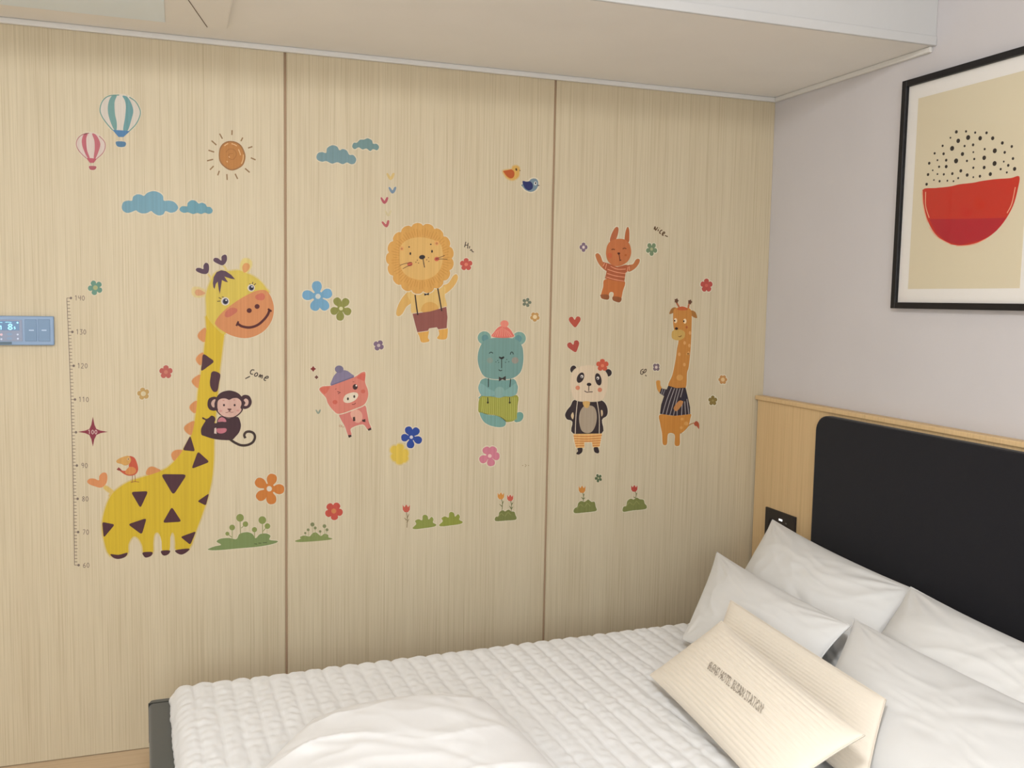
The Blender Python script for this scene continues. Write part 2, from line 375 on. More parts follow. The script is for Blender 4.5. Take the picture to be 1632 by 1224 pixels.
# --- sun
B = crop(320, 195, 100, 1166)
f = Flat('sun_sticker', 'orange crayon sun sticker with short brown rays', 'sticker', B)
f.poly('disc', [(345, 600), (365, 480), (430, 395), (530, 358), (650, 375), (745, 440), (805, 560), (818, 660), (780, 780), (690, 850), (590, 882), (500, 860), (400, 780), (355, 700)], (190, 128, 62), 0, halo=1.5)
f.stroke('outline', [(345, 600), (365, 480), (430, 395), (530, 358), (650, 375), (745, 440), (805, 560), (818, 660), (780, 780), (690, 850), (590, 882), (500, 860), (400, 780), (355, 700), (345, 600)], 2.2, (160, 112, 62), 1)
for pts in [[(440, 435), (480, 405), (510, 395)], [(570, 395), (630, 415), (670, 440)], [(700, 500), (725, 560), (740, 610)], [(790, 600), (785, 690), (755, 770)], [(480, 720), (500, 740)], [(520, 630), (535, 655)]]:
    f.stroke('highlight', pts, 1.5, (226, 182, 126), 1.3)
f.stroke('scribble', [(470, 560), (520, 500), (620, 510), (660, 600), (600, 690), (520, 660), (530, 590), (600, 580)], 1.0, (168, 110, 50), 1.1)
for a, b in [((580, 145), (578, 235)), ((350, 210), (402, 305)), ((200, 340), (290, 422)), ((142, 518), (250, 552)), ((115, 715), (230, 688)), ((170, 882), (238, 812)), ((315, 985), (345, 900)), ((490, 1070), (484, 962)), ((685, 1052), (638, 955)), ((908, 930), (822, 855)), ((1020, 698), (930, 658)), ((960, 450), (878, 478)), ((780, 282), (745, 350))]:
    f.stroke('ray', [a, b], 2.1, (150, 118, 80), 0, False)
f.done()
# --- clouds
Cc = crop(180, 290, 170, 1632)
Flat('cloud_sticker', 'large sky blue cloud sticker above the big yellow giraffe', 'sticker', Cc, group=G_CL).poly('cloud', [(135, 385), (160, 310), (230, 285), (292, 285), (310, 225), (370, 190), (430, 195), (475, 212), (530, 165), (620, 140), (710, 165), (765, 215), (778, 285), (860, 285), (940, 310), (998, 385), (960, 450), (880, 470), (805, 445), (770, 495), (700, 512), (630, 480), (585, 445), (520, 475), (440, 480), (380, 455), (350, 435), (270, 465), (210, 472), (155, 440)], (122, 166, 184), 0, halo=1.8).done()
Flat('cloud_sticker', 'small blue cloud sticker just right of the large sky blue cloud', 'sticker', Cc, group=G_CL).poly('cloud', [(1020, 410), (1050, 375), (1095, 370), (1135, 372), (1145, 320), (1200, 280), (1265, 290), (1310, 330), (1360, 318), (1415, 340), (1440, 378), (1490, 385), (1525, 430), (1510, 475), (1460, 488), (1405, 472), (1350, 490), (1290, 475), (1225, 490), (1150, 465), (1090, 472), (1035, 450)], (110, 160, 176), 0, halo=1.8).done()
D = crop(490, 210, 150, 1148)
Flat('cloud_sticker', 'dusty blue cloud sticker, larger of the pair in the middle panel', 'sticker', D, group=G_CL).poly('cloud', [(110, 305), (130, 260), (180, 248), (228, 258), (240, 200), (300, 165), (360, 180), (390, 225), (430, 210), (480, 230), (510, 280), (560, 285), (595, 335), (575, 385), (530, 395), (482, 375), (430, 395), (365, 372), (300, 388), (230, 358), (180, 365), (125, 345)], (120, 150, 156), 0, halo=1.5).done()
Flat('cloud_sticker', 'dusty blue cloud sticker, smaller and higher of the pair in the middle panel', 'sticker', D, group=G_CL).poly('cloud', [(547, 170), (565, 135), (605, 132), (640, 98), (690, 95), (735, 80), (785, 105), (800, 145), (845, 148), (873, 185), (850, 225), (800, 212), (765, 235), (720, 205), (670, 215), (625, 190), (580, 212), (552, 195)], (116, 146, 146), 0, halo=1.5).done()
# --- hearts
def heart(name, label, q, pts, col, alpha=1.0, halo=.7): Flat(name, label, 'sticker', q, group=G_HE).poly('heart', pts, col, 0, halo=halo, alpha=alpha).done()
def hshape(cx, cy, r, rot=0, slim=1.0):
    P = [(0, -.35), (.35, -.85), (.85, -.8), (1.0, -.3), (.6, .35), (0, .95), (-.6, .35), (-1.0, -.3), (-.85, -.8), (-.35, -.85)]
    c, s = math.cos(math.radians(rot)), math.sin(math.radians(rot))
    return [(cx+r*(x*c*slim-y*s), cy+r*(x*s*slim+y*c)) for x, y in P]
def vheart(cx, cy, r, rot=0):   # two slim leaves meeting at the foot
    P = [(0, .05), (.45, -.75), (.85, -.85), (.95, -.45), (.6, .4), (.1, .85), (-.4, .65), (-.9, -.2), (-1, -.7), (-.7, -.8), (-.3, -.3)]
    c, s = math.cos(math.radians(rot)), math.sin(math.radians(rot))
    return [(cx+r*(x*c-y*s), cy+r*(x*s+y*c)) for x, y in P]
heart('heart_sticker', 'tiny faded yellow heart sticker, topmost of the column above the lion', D, vheart(1015, 545, 50), (212, 182, 116), .9, 0)
heart('heart_sticker', 'tiny slate blue heart sticker in the column above the lion', D, vheart(1038, 712, 48), (120, 140, 160))
heart('heart_sticker', 'tiny crimson heart sticker in the column above the lion, below the blue heart', D, vheart(940, 838, 48), (178, 88, 98))
heart('heart_sticker', 'tiny almost invisible pale yellow heart sticker above the lion', D, vheart(985, 995, 42), (204, 188, 140), .55, 0)
heart('heart_sticker', 'tiny rose heart sticker lowest in the column, touching the mane of the lion', D, vheart(958, 1125, 48, -10), (186, 98, 100))
heart('heart_sticker', 'minute teal heart sticker left of the pink pig', crop(480, 560, 140, 1142), vheart(222, 785, 34), (120, 140, 128), .8, 0)
Yc = crop(900, 340, 280, 1558)
heart('heart_sticker', 'upper of two red heart stickers above the panda', Yc, hshape(90, 962, 52, -3), (172, 78, 62))
heart('heart_sticker', 'lower tilted red heart sticker just above the panda', Yc, hshape(82, 1182, 54, -18), (168, 76, 66))
# --- two birds
J = crop(780, 240, 100, 1530)
f = Flat('bird_sticker', 'tiny yellow bird sticker with an orange wing at the top of the middle panel', 'sticker', J, group='pair of bird stickers')
f.poly('body', [(330, 500), (430, 470), (540, 450), (570, 390), (640, 365), (710, 395), (735, 450), (725, 520), (720, 600), (660, 680), (560, 720), (460, 690), (380, 610)], (206, 164, 88), 0, soft=2)
f.poly('wing', [(340, 500), (450, 475), (540, 460), (605, 520), (605, 610), (560, 670), (490, 672), (420, 620), (370, 555)], (180, 88, 44), 1)
f.ell('eye', 655, 460, 22, 34, (84, 54, 24), 1, -15); f.poly('beak', [(725, 460), (765, 485), (740, 508)], (130, 110, 70), 1, False).done()
f = Flat('bird_sticker', 'tiny blue bird sticker with a navy wing beside the yellow bird', 'sticker', J, group='pair of bird stickers')
f.poly('body', [(790, 840), (850, 780), (960, 750), (1000, 705), (1070, 680), (1140, 690), (1185, 745), (1190, 830), (1160, 920), (1090, 985), (990, 1005), (880, 960), (815, 890)], (116, 136, 148), 0, halo=2)
f.poly('wing', [(808, 748), (900, 755), (1000, 755), (1058, 830), (1050, 920), (985, 968), (920, 955), (850, 890)], (44, 50, 98), 1)
f.poly('tail', [(775, 830), (800, 840), (790, 870)], (80, 96, 110), 1, False)
f.ell('eye_white', 1122, 800, 36, 48, (214, 212, 208), 1, 0); f.ell('eye', 1126, 795, 15, 30, (34, 34, 44), 2, 0)
f.poly('beak', [(1175, 830), (1232, 845), (1175, 875)], (92, 84, 84), 1, False).done()
# --- flowers
def small_flower(label, cx, cy, r, col, ccol, n=5, rot=0, deep=.2, cr=.3, soft=0, sx=1.0):
    P = []
    for k in range(n*8):
        t = 2*math.pi*k/(n*8); rr = r*1.04*(1-2.1*deep+2.1*deep*abs(math.cos(n*t/2))**.55); a = t+math.radians(rot)
        P.append((cx+rr*math.cos(a)*sx, cy+rr*math.sin(a)))
    f = Flat('flower_sticker', label, 'sticker', IDN, group=G_FL)
    f.poly('blossom', P, col, 0, False, halo=0 if soft else 1.2, soft=soft)
    if cr: f.ell('flower_center', cx, cy, r*cr*sx, r*cr, ccol, 1)
    f.done()
def big_flower(label, q, c, tips, w, col, ccol, cr, halo=1.5, soft=0):
    f = Flat('flower_sticker', label, 'sticker', q, group=G_FL)
    for pk, (tx, ty) in enumerate(tips):
        dx, dy = tx-c[0], ty-c[1]; L = math.hypot(dx, dy); a = math.atan2(dy, dx)
        pts = [(.02, .10), (.25, .30), (.55, .62), (.80, .60), (.96, .36), (1.0, 0), (.96, -.36), (.80, -.60), (.55, -.62), (.25, -.30), (.02, -.10)]
        P = [(c[0]+math.cos(a)*L*u-math.sin(a)*w*v, c[1]+math.sin(a)*L*u+math.cos(a)*w*v) for u, v in pts]
        f.poly('petal', P, col, .02+.05*pk, halo=halo, soft=soft)
    f.ell('flower_disc', c[0], c[1], cr*2.0, cr*2.0, col, .4)
    if ccol: f.ell('flower_center', c[0], c[1], cr, cr, ccol, 1)
    f.done()
Ee = crop(470, 430, 150, 1311)
big_flower('large light blue five-petal flower sticker left of the lion', Ee, (322, 370), [(297, 158), (515, 312), (450, 555), (262, 568), (103, 345)], 106, (116, 164, 196), (206, 210, 205), 36)
big_flower('olive green five-petal flower sticker touching the light blue flower', Ee, (642, 540), [(565, 392), (735, 405), (780, 602), (625, 708), (497, 590)], 84, (140, 140, 72), (214, 208, 160), 26)
Ii = crop(320, 740, 240, 1632)
big_flower('large orange five-petal flower sticker right of the giraffe body', Ii, (742, 265), [(785, 105), (905, 272), (775, 432), (612, 378), (595, 170)], 84, (206, 126, 58), (226, 214, 196), 29)
Sb = crop(460, 660, 400, 1632)
big_flower('royal blue five-petal flower sticker in the lower middle panel', Sb, (798, 150), [(772, 82), (842, 92), (865, 178), (790, 222), (732, 155)], 38, (46, 72, 148), (205, 200, 205), 11)
big_flower('blurry yellow flower sticker touching the royal blue flower', Sb, (722, 258), [(725, 195), (778, 250), (768, 305), (722, 325), (672, 292), (668, 218)], 40, (218, 186, 78), None, 12, 0, 2.6)
big_flower('dusty pink five-petal flower sticker below the bear', Sb, (1308, 272), [(1275, 216), (1340, 214), (1372, 275), (1320, 338), (1243, 305)], 40, (200, 122, 138), (226, 190, 185), 12)
V = crop(100, 380, 360, 1632)
small_flower('teal green flower sticker above the 140 mark of the height chart', 152, 458.5, 11.5, (108, 150, 132), (178, 180, 130), 5, 30, .22, .33)
small_flower('coral red flower sticker left of the giraffe neck', 264.5, 593, 10.5, (190, 98, 88), (206, 128, 108), 5, -90, .17, .3)
small_flower('mustard ring flower sticker near the 110 mark of the height chart', 228.5, 627.5, 9.5, (196, 160, 98), (222, 206, 168), 5, -30, .17, .42)
small_flower('purple flower sticker below and left of the lion', 603.5, 550.5, 8.4, (122, 100, 122), (190, 172, 170), 4, 30, .2, .32)
small_flower('brick red flower sticker beside the greeting next to the lion', 743, 421.5, 9.8, (188, 86, 76), (214, 126, 104), 5, -90, .18, .28)
small_flower('small grey green flower sticker above the mustard flower near the second seam', 839.5, 482, 7.2, (108, 116, 100), (190, 178, 150), 5, 0, .28, .25)
small_flower('small mustard ring flower sticker right of the bear hat', 852.5, 505, 7.4, (186, 142, 84), (222, 200, 160), 5, 20, .15, .45)
small_flower('red flower sticker above the grassy patch in the middle panel', 532, 814.5, 14, (196, 84, 70), (206, 130, 80), 5, -60, .17, .28)
small_flower('small violet flower sticker left of the rabbit', 930, 394, 7.2, (118, 98, 116), (214, 200, 190), 4, 0, .2, .35, sx=.85)
small_flower('sage green flower sticker right of the rabbit', 1038.5, 397, 10.4, (110, 128, 98), (158, 160, 124), 5, 90, .25, .25, sx=.85)
small_flower('crimson flower sticker above the small giraffe, far right', 1126, 455, 10.6, (166, 74, 66), (186, 92, 82), 5, -90, .17, .25, sx=.9)
small_flower('small mauve flower sticker next to the raised hand of the small giraffe', 1046, 585.3, 6.4, (112, 94, 102), (196, 180, 170), 4, 45, .18, .38, sx=.9)
small_flower('tan ring flower sticker right of the small giraffe', 1152, 605, 7.2, (172, 126, 76), (200, 170, 126), 6, 0, .13, .45, sx=.95)
small_flower('olive brown flower sticker at the lower right of the small giraffe', 1136, 638.5, 7.8, (122, 104, 58), (140, 124, 74), 5, -90, .18, .25, sx=.9)
small_flower('tiny dark green flower sticker above the tulip bushes in the right panel', 953.8, 762, 6.6, (84, 98, 70), (160, 158, 124), 5, 30, .28, .25, sx=.85)
# --- sparkles
def star4(cx, cy, r, k=.22): return [(cx, cy-r), (cx+r*k, cy-r*k), (cx+r, cy), (cx+r*k, cy+r*k), (cx, cy+r), (cx-r*k, cy+r*k), (cx-r, cy), (cx-r*k, cy-r*k)]
Pp = crop(480, 560, 140, 1142)
Flat('sparkle_sticker', 'larger dark red sparkle sticker above left of the pig hat', 'sticker', Pp, group='sparkle stickers').poly('sparkle', star4(156, 228, 40, .4), (128, 44, 40), 0, False, halo=1).done()
Flat('sparkle_sticker', 'smaller dark brown sparkle sticker between the red sparkle and the pig', 'sticker', Pp, group='sparkle stickers').poly('sparkle', star4(199, 336, 28, .45), (100, 60, 50), 0, False, halo=1).done()
# --- height chart
YS = [475, 529, 583, 636.7, 689, 742, 795, 848, 900.7]; XS = [106.5, 108.8, 111, 113, 114.6, 116, 117.2, 118, 118.8]
def xat(y):
    for i in range(8):
        if y <= YS[i+1]: t = (y-YS[i])/(YS[i+1]-YS[i]); return XS[i]+t*(XS[i+1]-XS[i])
    return XS[-1]
f = Flat('height_chart_sticker', 'child height chart sticker with ruler ticks from 60 to 140', 'sticker', IDN)
INK = (128, 112, 104)
f.stroke('ruler_line', [[(x, y) for x, y in zip(XS, YS)]], .9, INK, 0)
ticks = []
for i in range(8):
    for k in range(1, 10):
        y = YS[i]+(YS[i+1]-YS[i])*k/10; L = 5.4 if k == 5 else 4.6; ticks.append([(xat(y), y), (xat(y)+L, y+.1)])
f.stroke('tick_marks', ticks, .95, INK, 0, False)
DIG = {'0': [[(.5, 0), (.85, .3), (.85, .7), (.5, 1), (.15, .7), (.15, .3), (.5, 0)]], '1': [[(.15, .2), (.5, 0), (.5, 1)]], '2': [[(.1, .2), (.45, 0), (.8, .25), (.5, .65), (.1, 1), (.9, 1)]], '3': [[(.1, .02), (.85, .02), (.45, .4), (.85, .65), (.6, 1), (.1, .95)]],
       '4': [[(.1, 0), (.15, .5), (.75, .45)], [(.85, 0), (.75, 1)]], '6': [[(.75, .05), (.2, .4), (.15, .9), (.6, 1), (.85, .75), (.5, .5), (.2, .65)]], '7': [[(.1, .05), (.85, .05), (.35, 1)]], '8': [[(.5, .48), (.15, .25), (.5, 0), (.85, .25), (.5, .48), (.1, .78), (.5, 1), (.9, .78), (.5, .48)]], '9': [[(.8, .35), (.35, .5), (.15, .25), (.4, 0), (.8, .1), (.8, .5), (.6, 1)]], '5': [[(.85, 0), (.2, 0), (.15, .42), (.6, .4), (.85, .7), (.5, 1), (.1, .92)]]}
def digits(txt, x, y, w, h, adv): return [[(x+i*adv+px*w, y+py*h) for px, py in st] for i, ch in enumerate(txt) for st in DIG[ch]]
for i, (x, y) in enumerate(zip(XS, YS)):
    v = 140-10*i
    f.stroke('mark_line', [(x, y), (x+6, y)], .9, INK, 0, False); f.ell('mark_dot', x+6.5, y, 2.0, 2.0, INK, .2)
    if v != 100:
        f.stroke('number', digits(str(v), x+12.5 if v > 99 else x+13.5, y-3.8, 4.6, 7.6, 5.7), .95, (132, 116, 108), 0, True)
f.poly('star', [(148, 664), (150.6, 677), (153.5, 683.5), (160, 686.2), (172, 688.2), (160, 690.4), (153.8, 693.2), (150.4, 700), (148, 712), (145.6, 700), (142.4, 693.2), (136, 690.4), (124, 688.2), (136, 686.2), (142.6, 683.5), (145.5, 677)], (144, 56, 72), 0, False)
f.stroke('star_number', digits('100', 140.3, 685.2, 4.2, 6.6, 5.2), .95, (226, 196, 190), 1, True)
f.done()
# --- big giraffe
F = crop(290, 400, 160, 1306); Gq = crop(130, 690, 220, 1282); fi = lambda pts: [F(p) for p in pts]; gi = lambda pts: [Gq(p) for p in pts]
YEL = (216, 184, 48); HEADY = (216, 192, 84); SPOT = (82, 48, 56); MANE = (92, 66, 84); ORG = (218, 148, 92)
gir = Flat('giraffe_sticker', 'big yellow smiling giraffe sticker with dark brown spots, tallest of the animals', 'sticker', IDN)
V_ = lambda pts: [V(p) for p in pts]; Wc = crop(100, 620, 360, 1469); W_ = lambda pts: [Wc(p) for p in pts]
for sp in [V_([(1035, 650), (1000, 665), (975, 700), (990, 730), (1030, 745)]), V_([(1018, 828), (985, 840), (963, 870), (975, 900), (1002, 912)]), V_([(1000, 988), (960, 1000), (933, 1030), (950, 1060), (985, 1080)]),
           W_([(875, 78), (840, 95), (825, 118), (835, 140), (865, 155)]), W_([(860, 212), (815, 225), (790, 252), (805, 282), (845, 298)]), W_([(790, 400), (735, 398), (708, 420), (712, 450), (730, 468), (770, 430)]), W_([(545, 558), (552, 520), (580, 505), (615, 518), (640, 534), (600, 555)])]:
    gir.poly('mane_tuft', sp, ORG, .26, n=4, soft=1)
gir.poly('tail', gi([(215, 490), (245, 500), (280, 525), (310, 545), (340, 560), (300, 610), (255, 590), (262, 560), (235, 540), (205, 512)]), (220, 188, 108), .2, soft=1.5)
gir.poly('tail_tuft', gi([(52, 450), (75, 425), (120, 425), (160, 440), (165, 400), (195, 370), (230, 375), (240, 420), (225, 475), (180, 508), (120, 495), (70, 475)]), (222, 148, 96), .5)
gir.poly('body', [(330, 500), (329, 523), (325, 561), (320.6, 592), (316, 620), (313, 652), (308, 684), (301, 702), (287, 724), (271, 742), (257, 750.5), (237, 757.5), (205, 768), (184, 782), (174, 795), (166, 817), (163, 838), (166, 862), (176, 886), (202, 884), (204.5, 868), (210, 857), (216, 855), (222, 860), (227, 870), (229.5, 882), (243, 881), (244, 866), (245.5, 853), (249.5, 848.5), (254, 851), (257.5, 863), (259, 878), (270, 877), (271.5, 857), (274.5, 848.5), (278, 853), (279.5, 866), (281, 876), (301, 875), (312, 847), (327, 806), (337, 768), (340.5, 732), (341, 702), (343, 670), (346, 640), (349, 600), (353.5, 563), (357, 535), (362, 505)], YEL, .6, soft=2.6, n=3)
gir.poly('head', fi([(330, 860), (318, 720), (312, 600), (330, 500), (372, 395), (420, 300), (500, 262), (620, 262), (740, 252), (840, 290), (930, 330), (1020, 395), (1090, 480), (1130, 560), (1000, 700), (700, 900), (560, 1080), (440, 1000)]), HEADY, .84, soft=2.6)
for ho in [[(268, 1126), (345, 1132), (424, 1112), (408, 1150), (350, 1170), (300, 1162)], [(570, 1110), (655, 1106), (648, 1140), (600, 1158), (575, 1140)], [(742, 1094), (820, 1092), (808, 1125), (770, 1140), (745, 1125)], [(875, 1088), (998, 1074), (980, 1105), (930, 1130), (885, 1115)]]:
    gir.poly('hoof', gi(ho), SPOT, 1, n=4)
def tri(p, k=.22):
    o = []
    for i in range(len(p)):
        a, b, c = p[i-1], p[i], p[(i+1) % len(p)]
        A_ = tuple(b[j]+(a[j]-b[j])*k for j in (0, 1)); B_ = tuple(b[j]+(c[j]-b[j])*k for j in (0, 1))
        for t in (0, .33, .67, 1): o.append(tuple((1-t)**2*A_[j]+2*t*(1-t)*b[j]+t*t*B_[j] for j in (0, 1)))
    return o
for t_ in [[(735, 382), (980, 385), (852, 580)], [(458, 548), (620, 540), (547, 700)], [(430, 848), (605, 790), (560, 945)], [(838, 685), (930, 825), (752, 835)], [(1080, 170), (1190, 270), (1020, 335)], [(1010, 22), (1055, 172), (938, 160)], [(190, 826), (310, 850), (205, 975)], [(1185, 560), (1155, 675), (1075, 635)], [(1065, 912), (1010, 1040), (918, 965)]]:
    gir.poly('spot', gi(tri(t_, .16)), SPOT, 1.2, False)
gir.poly('spot', V_([(1015, 838), (1060, 862), (1090, 890), (1050, 925), (1002, 955), (1006, 900)]), SPOT, 1.2, n=4)
gir.poly('spot', V_([(1068, 1000), (1075, 968), (1100, 960), (1138, 982), (1130, 1040), (1118, 1100), (1090, 1108), (1068, 1075), (1063, 1040)]), SPOT, 1.2, n=4)
gir.poly('ear', fi([(760, 240), (765, 160), (800, 105), (850, 100), (900, 130), (905, 190), (870, 260), (835, 300), (790, 295)]), (224, 204, 128), .5, soft=2)
gir.poly('inner_ear', fi([(785, 210), (810, 165), (845, 157), (880, 180), (878, 225), (835, 275), (800, 275)]), (220, 158, 98), 1.2)
gir.poly('ear', fi([(130, 500), (160, 470), (230, 478), (300, 510), (320, 555), (280, 590), (200, 600), (140, 570)]), (222, 200, 140), .5, soft=2)
gir.poly('inner_ear', fi([(168, 545), (185, 505), (230, 502), (275, 525), (305, 550), (260, 575), (195, 580)]), (218, 162, 118), 1.2)
for st in [[(340, 300), (375, 350), (370, 380)], [(535, 185), (570, 230), (575, 265)]]: gir.stroke('horn', fi(st), 3.4, (222, 200, 132), .4)
gir.poly('horn_tip', fi([(180, 245), (195, 222), (240, 222), (278, 235), (280, 190), (305, 155), (340, 165), (353, 210), (345, 270), (315, 298), (260, 295), (200, 270)]), MANE, 1, halo=1)
gir.poly('horn_tip', fi([(408, 115), (425, 90), (470, 95), (512, 125), (515, 75), (550, 48), (580, 60), (585, 115), (560, 165), (520, 186), (465, 165), (420, 140)]), MANE, 1, halo=1)
gir.poly('fringe', fi([(402, 420), (412, 340), (450, 275), (510, 250), (570, 262), (640, 310), (692, 368), (640, 362), (590, 345), (552, 332), (575, 370), (600, 408), (560, 398), (520, 378), (512, 440), (492, 560), (478, 500), (465, 400), (440, 430), (425, 496), (408, 470)]), MANE, 1.4, False)
gir.poly('muzzle', fi([(430, 930), (470, 860), (560, 765), (700, 660), (850, 570), (980, 515), (1090, 512), (1150, 580), (1190, 690), (1195, 790), (1170, 900), (1100, 1010), (1000, 1085), (880, 1128), (760, 1130), (620, 1090), (500, 1020), (440, 965)]), (212, 142, 92), 1.2, halo=1)
gir.poly('cheek', fi([(560, 850), (570, 790), (640, 740), (710, 750), (715, 790), (650, 840), (600, 862)]), (200, 112, 90), 1.4, soft=2.2, under=(212, 142, 92))
gir.poly('cheek', fi([(955, 585), (990, 560), (1050, 550), (1080, 590), (1060, 635), (1000, 640), (960, 620)]), (204, 112, 88), 1.4, soft=2.2, under=(212, 142, 92))
for x, y in [(875, 775), (978, 722)]: gir.ell('nostril', *F((x, y)), 4.0, 3.8, (88, 34, 34), 1.6)
gir.stroke('smile', fi([(725, 945), (780, 980), (880, 995), (980, 965), (1060, 900), (1115, 830), (1140, 765)]), 4.0, (88, 36, 34), 1.6)
gir.stroke('smile', [fi([(735, 915), (708, 975)]), fi([(1118, 752), (1166, 786)])], 3.0, (88, 36, 34), 1.6, False)
for (x, y, r) in [(563, 655, 54), (900, 480, 48)]:
    gir.ell('eye_white', *F((x, y)), r*.1225, r*.1225, (220, 212, 200), 1.6); gir.ell('iris', *F((x+3, y)), r*.085, r*.088, (74, 72, 98), 1.8); gir.ell('pupil', *F((x+4, y+2)), r*.055, r*.058, (36, 34, 48), 2.0); gir.ell('eye_glint', *F((x+12, y-14)), 1.3, 1.3, (225, 222, 222), 2.2)
gir.stroke('eyelashes', [fi([(510, 620), (478, 606)]), fi([(500, 652), (458, 655)]), fi([(545, 602), (520, 596)]), fi([(890, 436), (880, 425)]), fi([(914, 430), (924, 404)]), fi([(936, 444), (962, 424)])], 1.2, (70, 50, 60), 1.8, False)
gir.done()
# --- toucan-like bird on the giraffe's back
f = Flat('bird_sticker', 'small red and orange big-beaked bird sticker standing on the back of the yellow giraffe', 'sticker', Gq, base=1)
f.poly('body', [(440, 215), (490, 230), (518, 290), (525, 345), (500, 385), (450, 398), (400, 385), (350, 345), (400, 352), (435, 335), (440, 290), (455, 250)], (204, 92, 66), 0)
f.poly('beak', [(322, 262), (345, 240), (400, 218), (440, 215), (460, 250), (440, 290), (400, 302), (370, 288), (335, 280)], (216, 164, 92), .6)
f.poly('wing', [(405, 360), (440, 318), (480, 318), (505, 340), (500, 370), (460, 388), (420, 382)], (218, 142, 82), .8)
f.poly('tail', [(325, 340), (345, 318), (375, 348), (345, 350)], (150, 66, 60), .6, False); f.ell('eye', 432, 243, 10, 12, (226, 196, 150), 1); f.ell('pupil', 434, 243, 5, 6, (80, 40, 40), 1.4)
f.stroke('legs', [[(472, 395), (470, 455)], [(495, 390), (500, 450)], [(458, 460), (490, 452), (535, 456)]], .9, (150, 84, 60), .6, False); f.done()
# --- monkey
H = crop(320, 590, 130, 1224); BR = (70, 44, 50)
f = Flat('monkey_sticker', 'dark brown monkey sticker with curled tail hugging the yellow giraffe neck', 'sticker', H, base=2)
f.stroke('tail', [(430, 1030), (500, 1080), (600, 1125), (700, 1122), (780, 1080), (812, 1010), (795, 950), (740, 922), (680, 930), (652, 975), (670, 1020)], 3.9, (66, 50, 44), .3)
f.poly('body', [(250, 740), (300, 690), (420, 720), (550, 700), (595, 780), (600, 860), (570, 940), (510, 1010), (470, 1045), (400, 1050), (250, 1040), (150, 1020), (60, 990), (10, 965), (5, 880), (40, 810), (70, 755), (25, 730), (30, 705), (80, 730), (120, 715), (160, 682), (205, 700), (220, 740), (205, 790), (240, 790)], BR, 0, n=5)
f.poly('belly_patch', [(255, 775), (275, 725), (320, 705), (370, 735), (380, 775), (320, 772)], (196, 124, 134), .8, n=4)
f.poly('belly_patch', [(235, 880), (300, 872), (382, 875), (375, 925), (310, 950), (250, 935)], (198, 118, 130), .8, n=4)
f.poly('banana_mark', [(205, 870), (230, 862), (238, 955), (200, 948)], (222, 200, 190), .8, False)
for e_, i_ in [([(100, 500), (120, 430), (180, 400), (240, 410), (250, 500), (230, 600), (150, 600), (110, 560)], [(155, 500), (180, 450), (220, 440), (205, 500), (205, 555), (175, 550)]), ([(610, 400), (660, 370), (730, 390), (765, 470), (740, 545), (680, 580), (630, 570), (610, 480)], [(645, 450), (675, 425), (712, 450), (715, 500), (690, 535), (650, 530), (670, 490)])]:
    f.poly('ear', e_, BR, .4); f.poly('inner_ear', i_, (214, 178, 164), .9)
f.poly('head', [(215, 560), (225, 430), (290, 345), (380, 310), (460, 308), (560, 345), (625, 420), (640, 520), (625, 610), (560, 680), (480, 712), (390, 712), (300, 680), (240, 620)], BR, 1.0)
f.poly('face', [(250, 560), (255, 470), (300, 430), (370, 425), (425, 445), (480, 422), (550, 420), (600, 460), (610, 510), (595, 560), (610, 595), (570, 650), (490, 700), (400, 705), (320, 680), (260, 620), (258, 590)], (218, 178, 164), 1.4)
for x in (348, 508): f.ell('eye', x, 524, 15, 18, (62, 38, 40), 1.8)
f.poly('nose', [(398, 580), (430, 575), (462, 582), (432, 610)], (110, 70, 66), 1.8)
f.stroke('mouth', [[(430, 605), (430, 632)], [(372, 636), (405, 632), (430, 612), (455, 632), (490, 628)]], .8, (140, 90, 84), 1.8)
f.stroke('eyebrow', [[(328, 455), (355, 452)], [(490, 448), (515, 446)]], 1.3, (196, 140, 128), 1.8, False)
for x, y in [(300, 612), (555, 606)]: f.ell('cheek', x, y, 22, 14, (210, 150, 142), 1.7)
f.done()
# --- words
Flat('word_sticker', 'handwritten word Come with a dash, above the monkey', 'sticker', crop(320, 590, 130, 1224), group=G_LE).stroke('lettering', [[(805, 0), (770, -5), (745, 25), (752, 55), (785, 60)], [(830, 40), (805, 70), (820, 90), (850, 75), (850, 45), (830, 40)], [(868, 105), (888, 70), (895, 72), (892, 108), (912, 78), (925, 82), (915, 125)], [(955, 118), (1005, 118), (1010, 95), (985, 95), (955, 122), (952, 148), (978, 155)], [(668, 128), (738, 92)]], 1.7, (78, 66, 58), 0).done()
Flat('word_sticker', 'handwritten word Hi with a wavy dash, upper right of the lion', 'sticker', crop(590, 340, 180, 1001), group=G_LE).stroke('lettering', [[(848, 252), (836, 300)], [(868, 262), (862, 312)], [(838, 284), (868, 280)], [(882, 290), (878, 312)], [(884, 330), (898, 322), (904, 338), (918, 342)]], 1.3, (62, 50, 46), 0).done()
Flat('word_sticker', 'handwritten word Nice with a dash, upper right of the rabbit', 'sticker', crop(1030, 350, 50, 1530), group=G_LE).stroke('lettering', [[(380, 480), (432, 340), (450, 520), (560, 370)], [(565, 565), (600, 470)], [(640, 420), (655, 400)], [(780, 530), (730, 520), (665, 590), (655, 650), (710, 690)], [(795, 700), (895, 665), (885, 605), (825, 625), (780, 705), (795, 765), (850, 755)], [(910, 770), (970, 800), (1050, 830)]], 1.6, (84, 58, 32), 0).done()
Flat('word_sticker', 'handwritten word Go with a dash, left of the small giraffe', 'sticker', crop(1010, 560, 170, 1300), group=G_LE).stroke('lettering', [[(118, 215), (88, 235), (85, 272), (105, 278), (120, 250), (100, 250)], [(130, 225), (122, 262), (145, 250), (152, 218), (130, 225)], [(140, 288), (150, 298), (158, 298)]], 1.3, (70, 54, 42), 0).done()
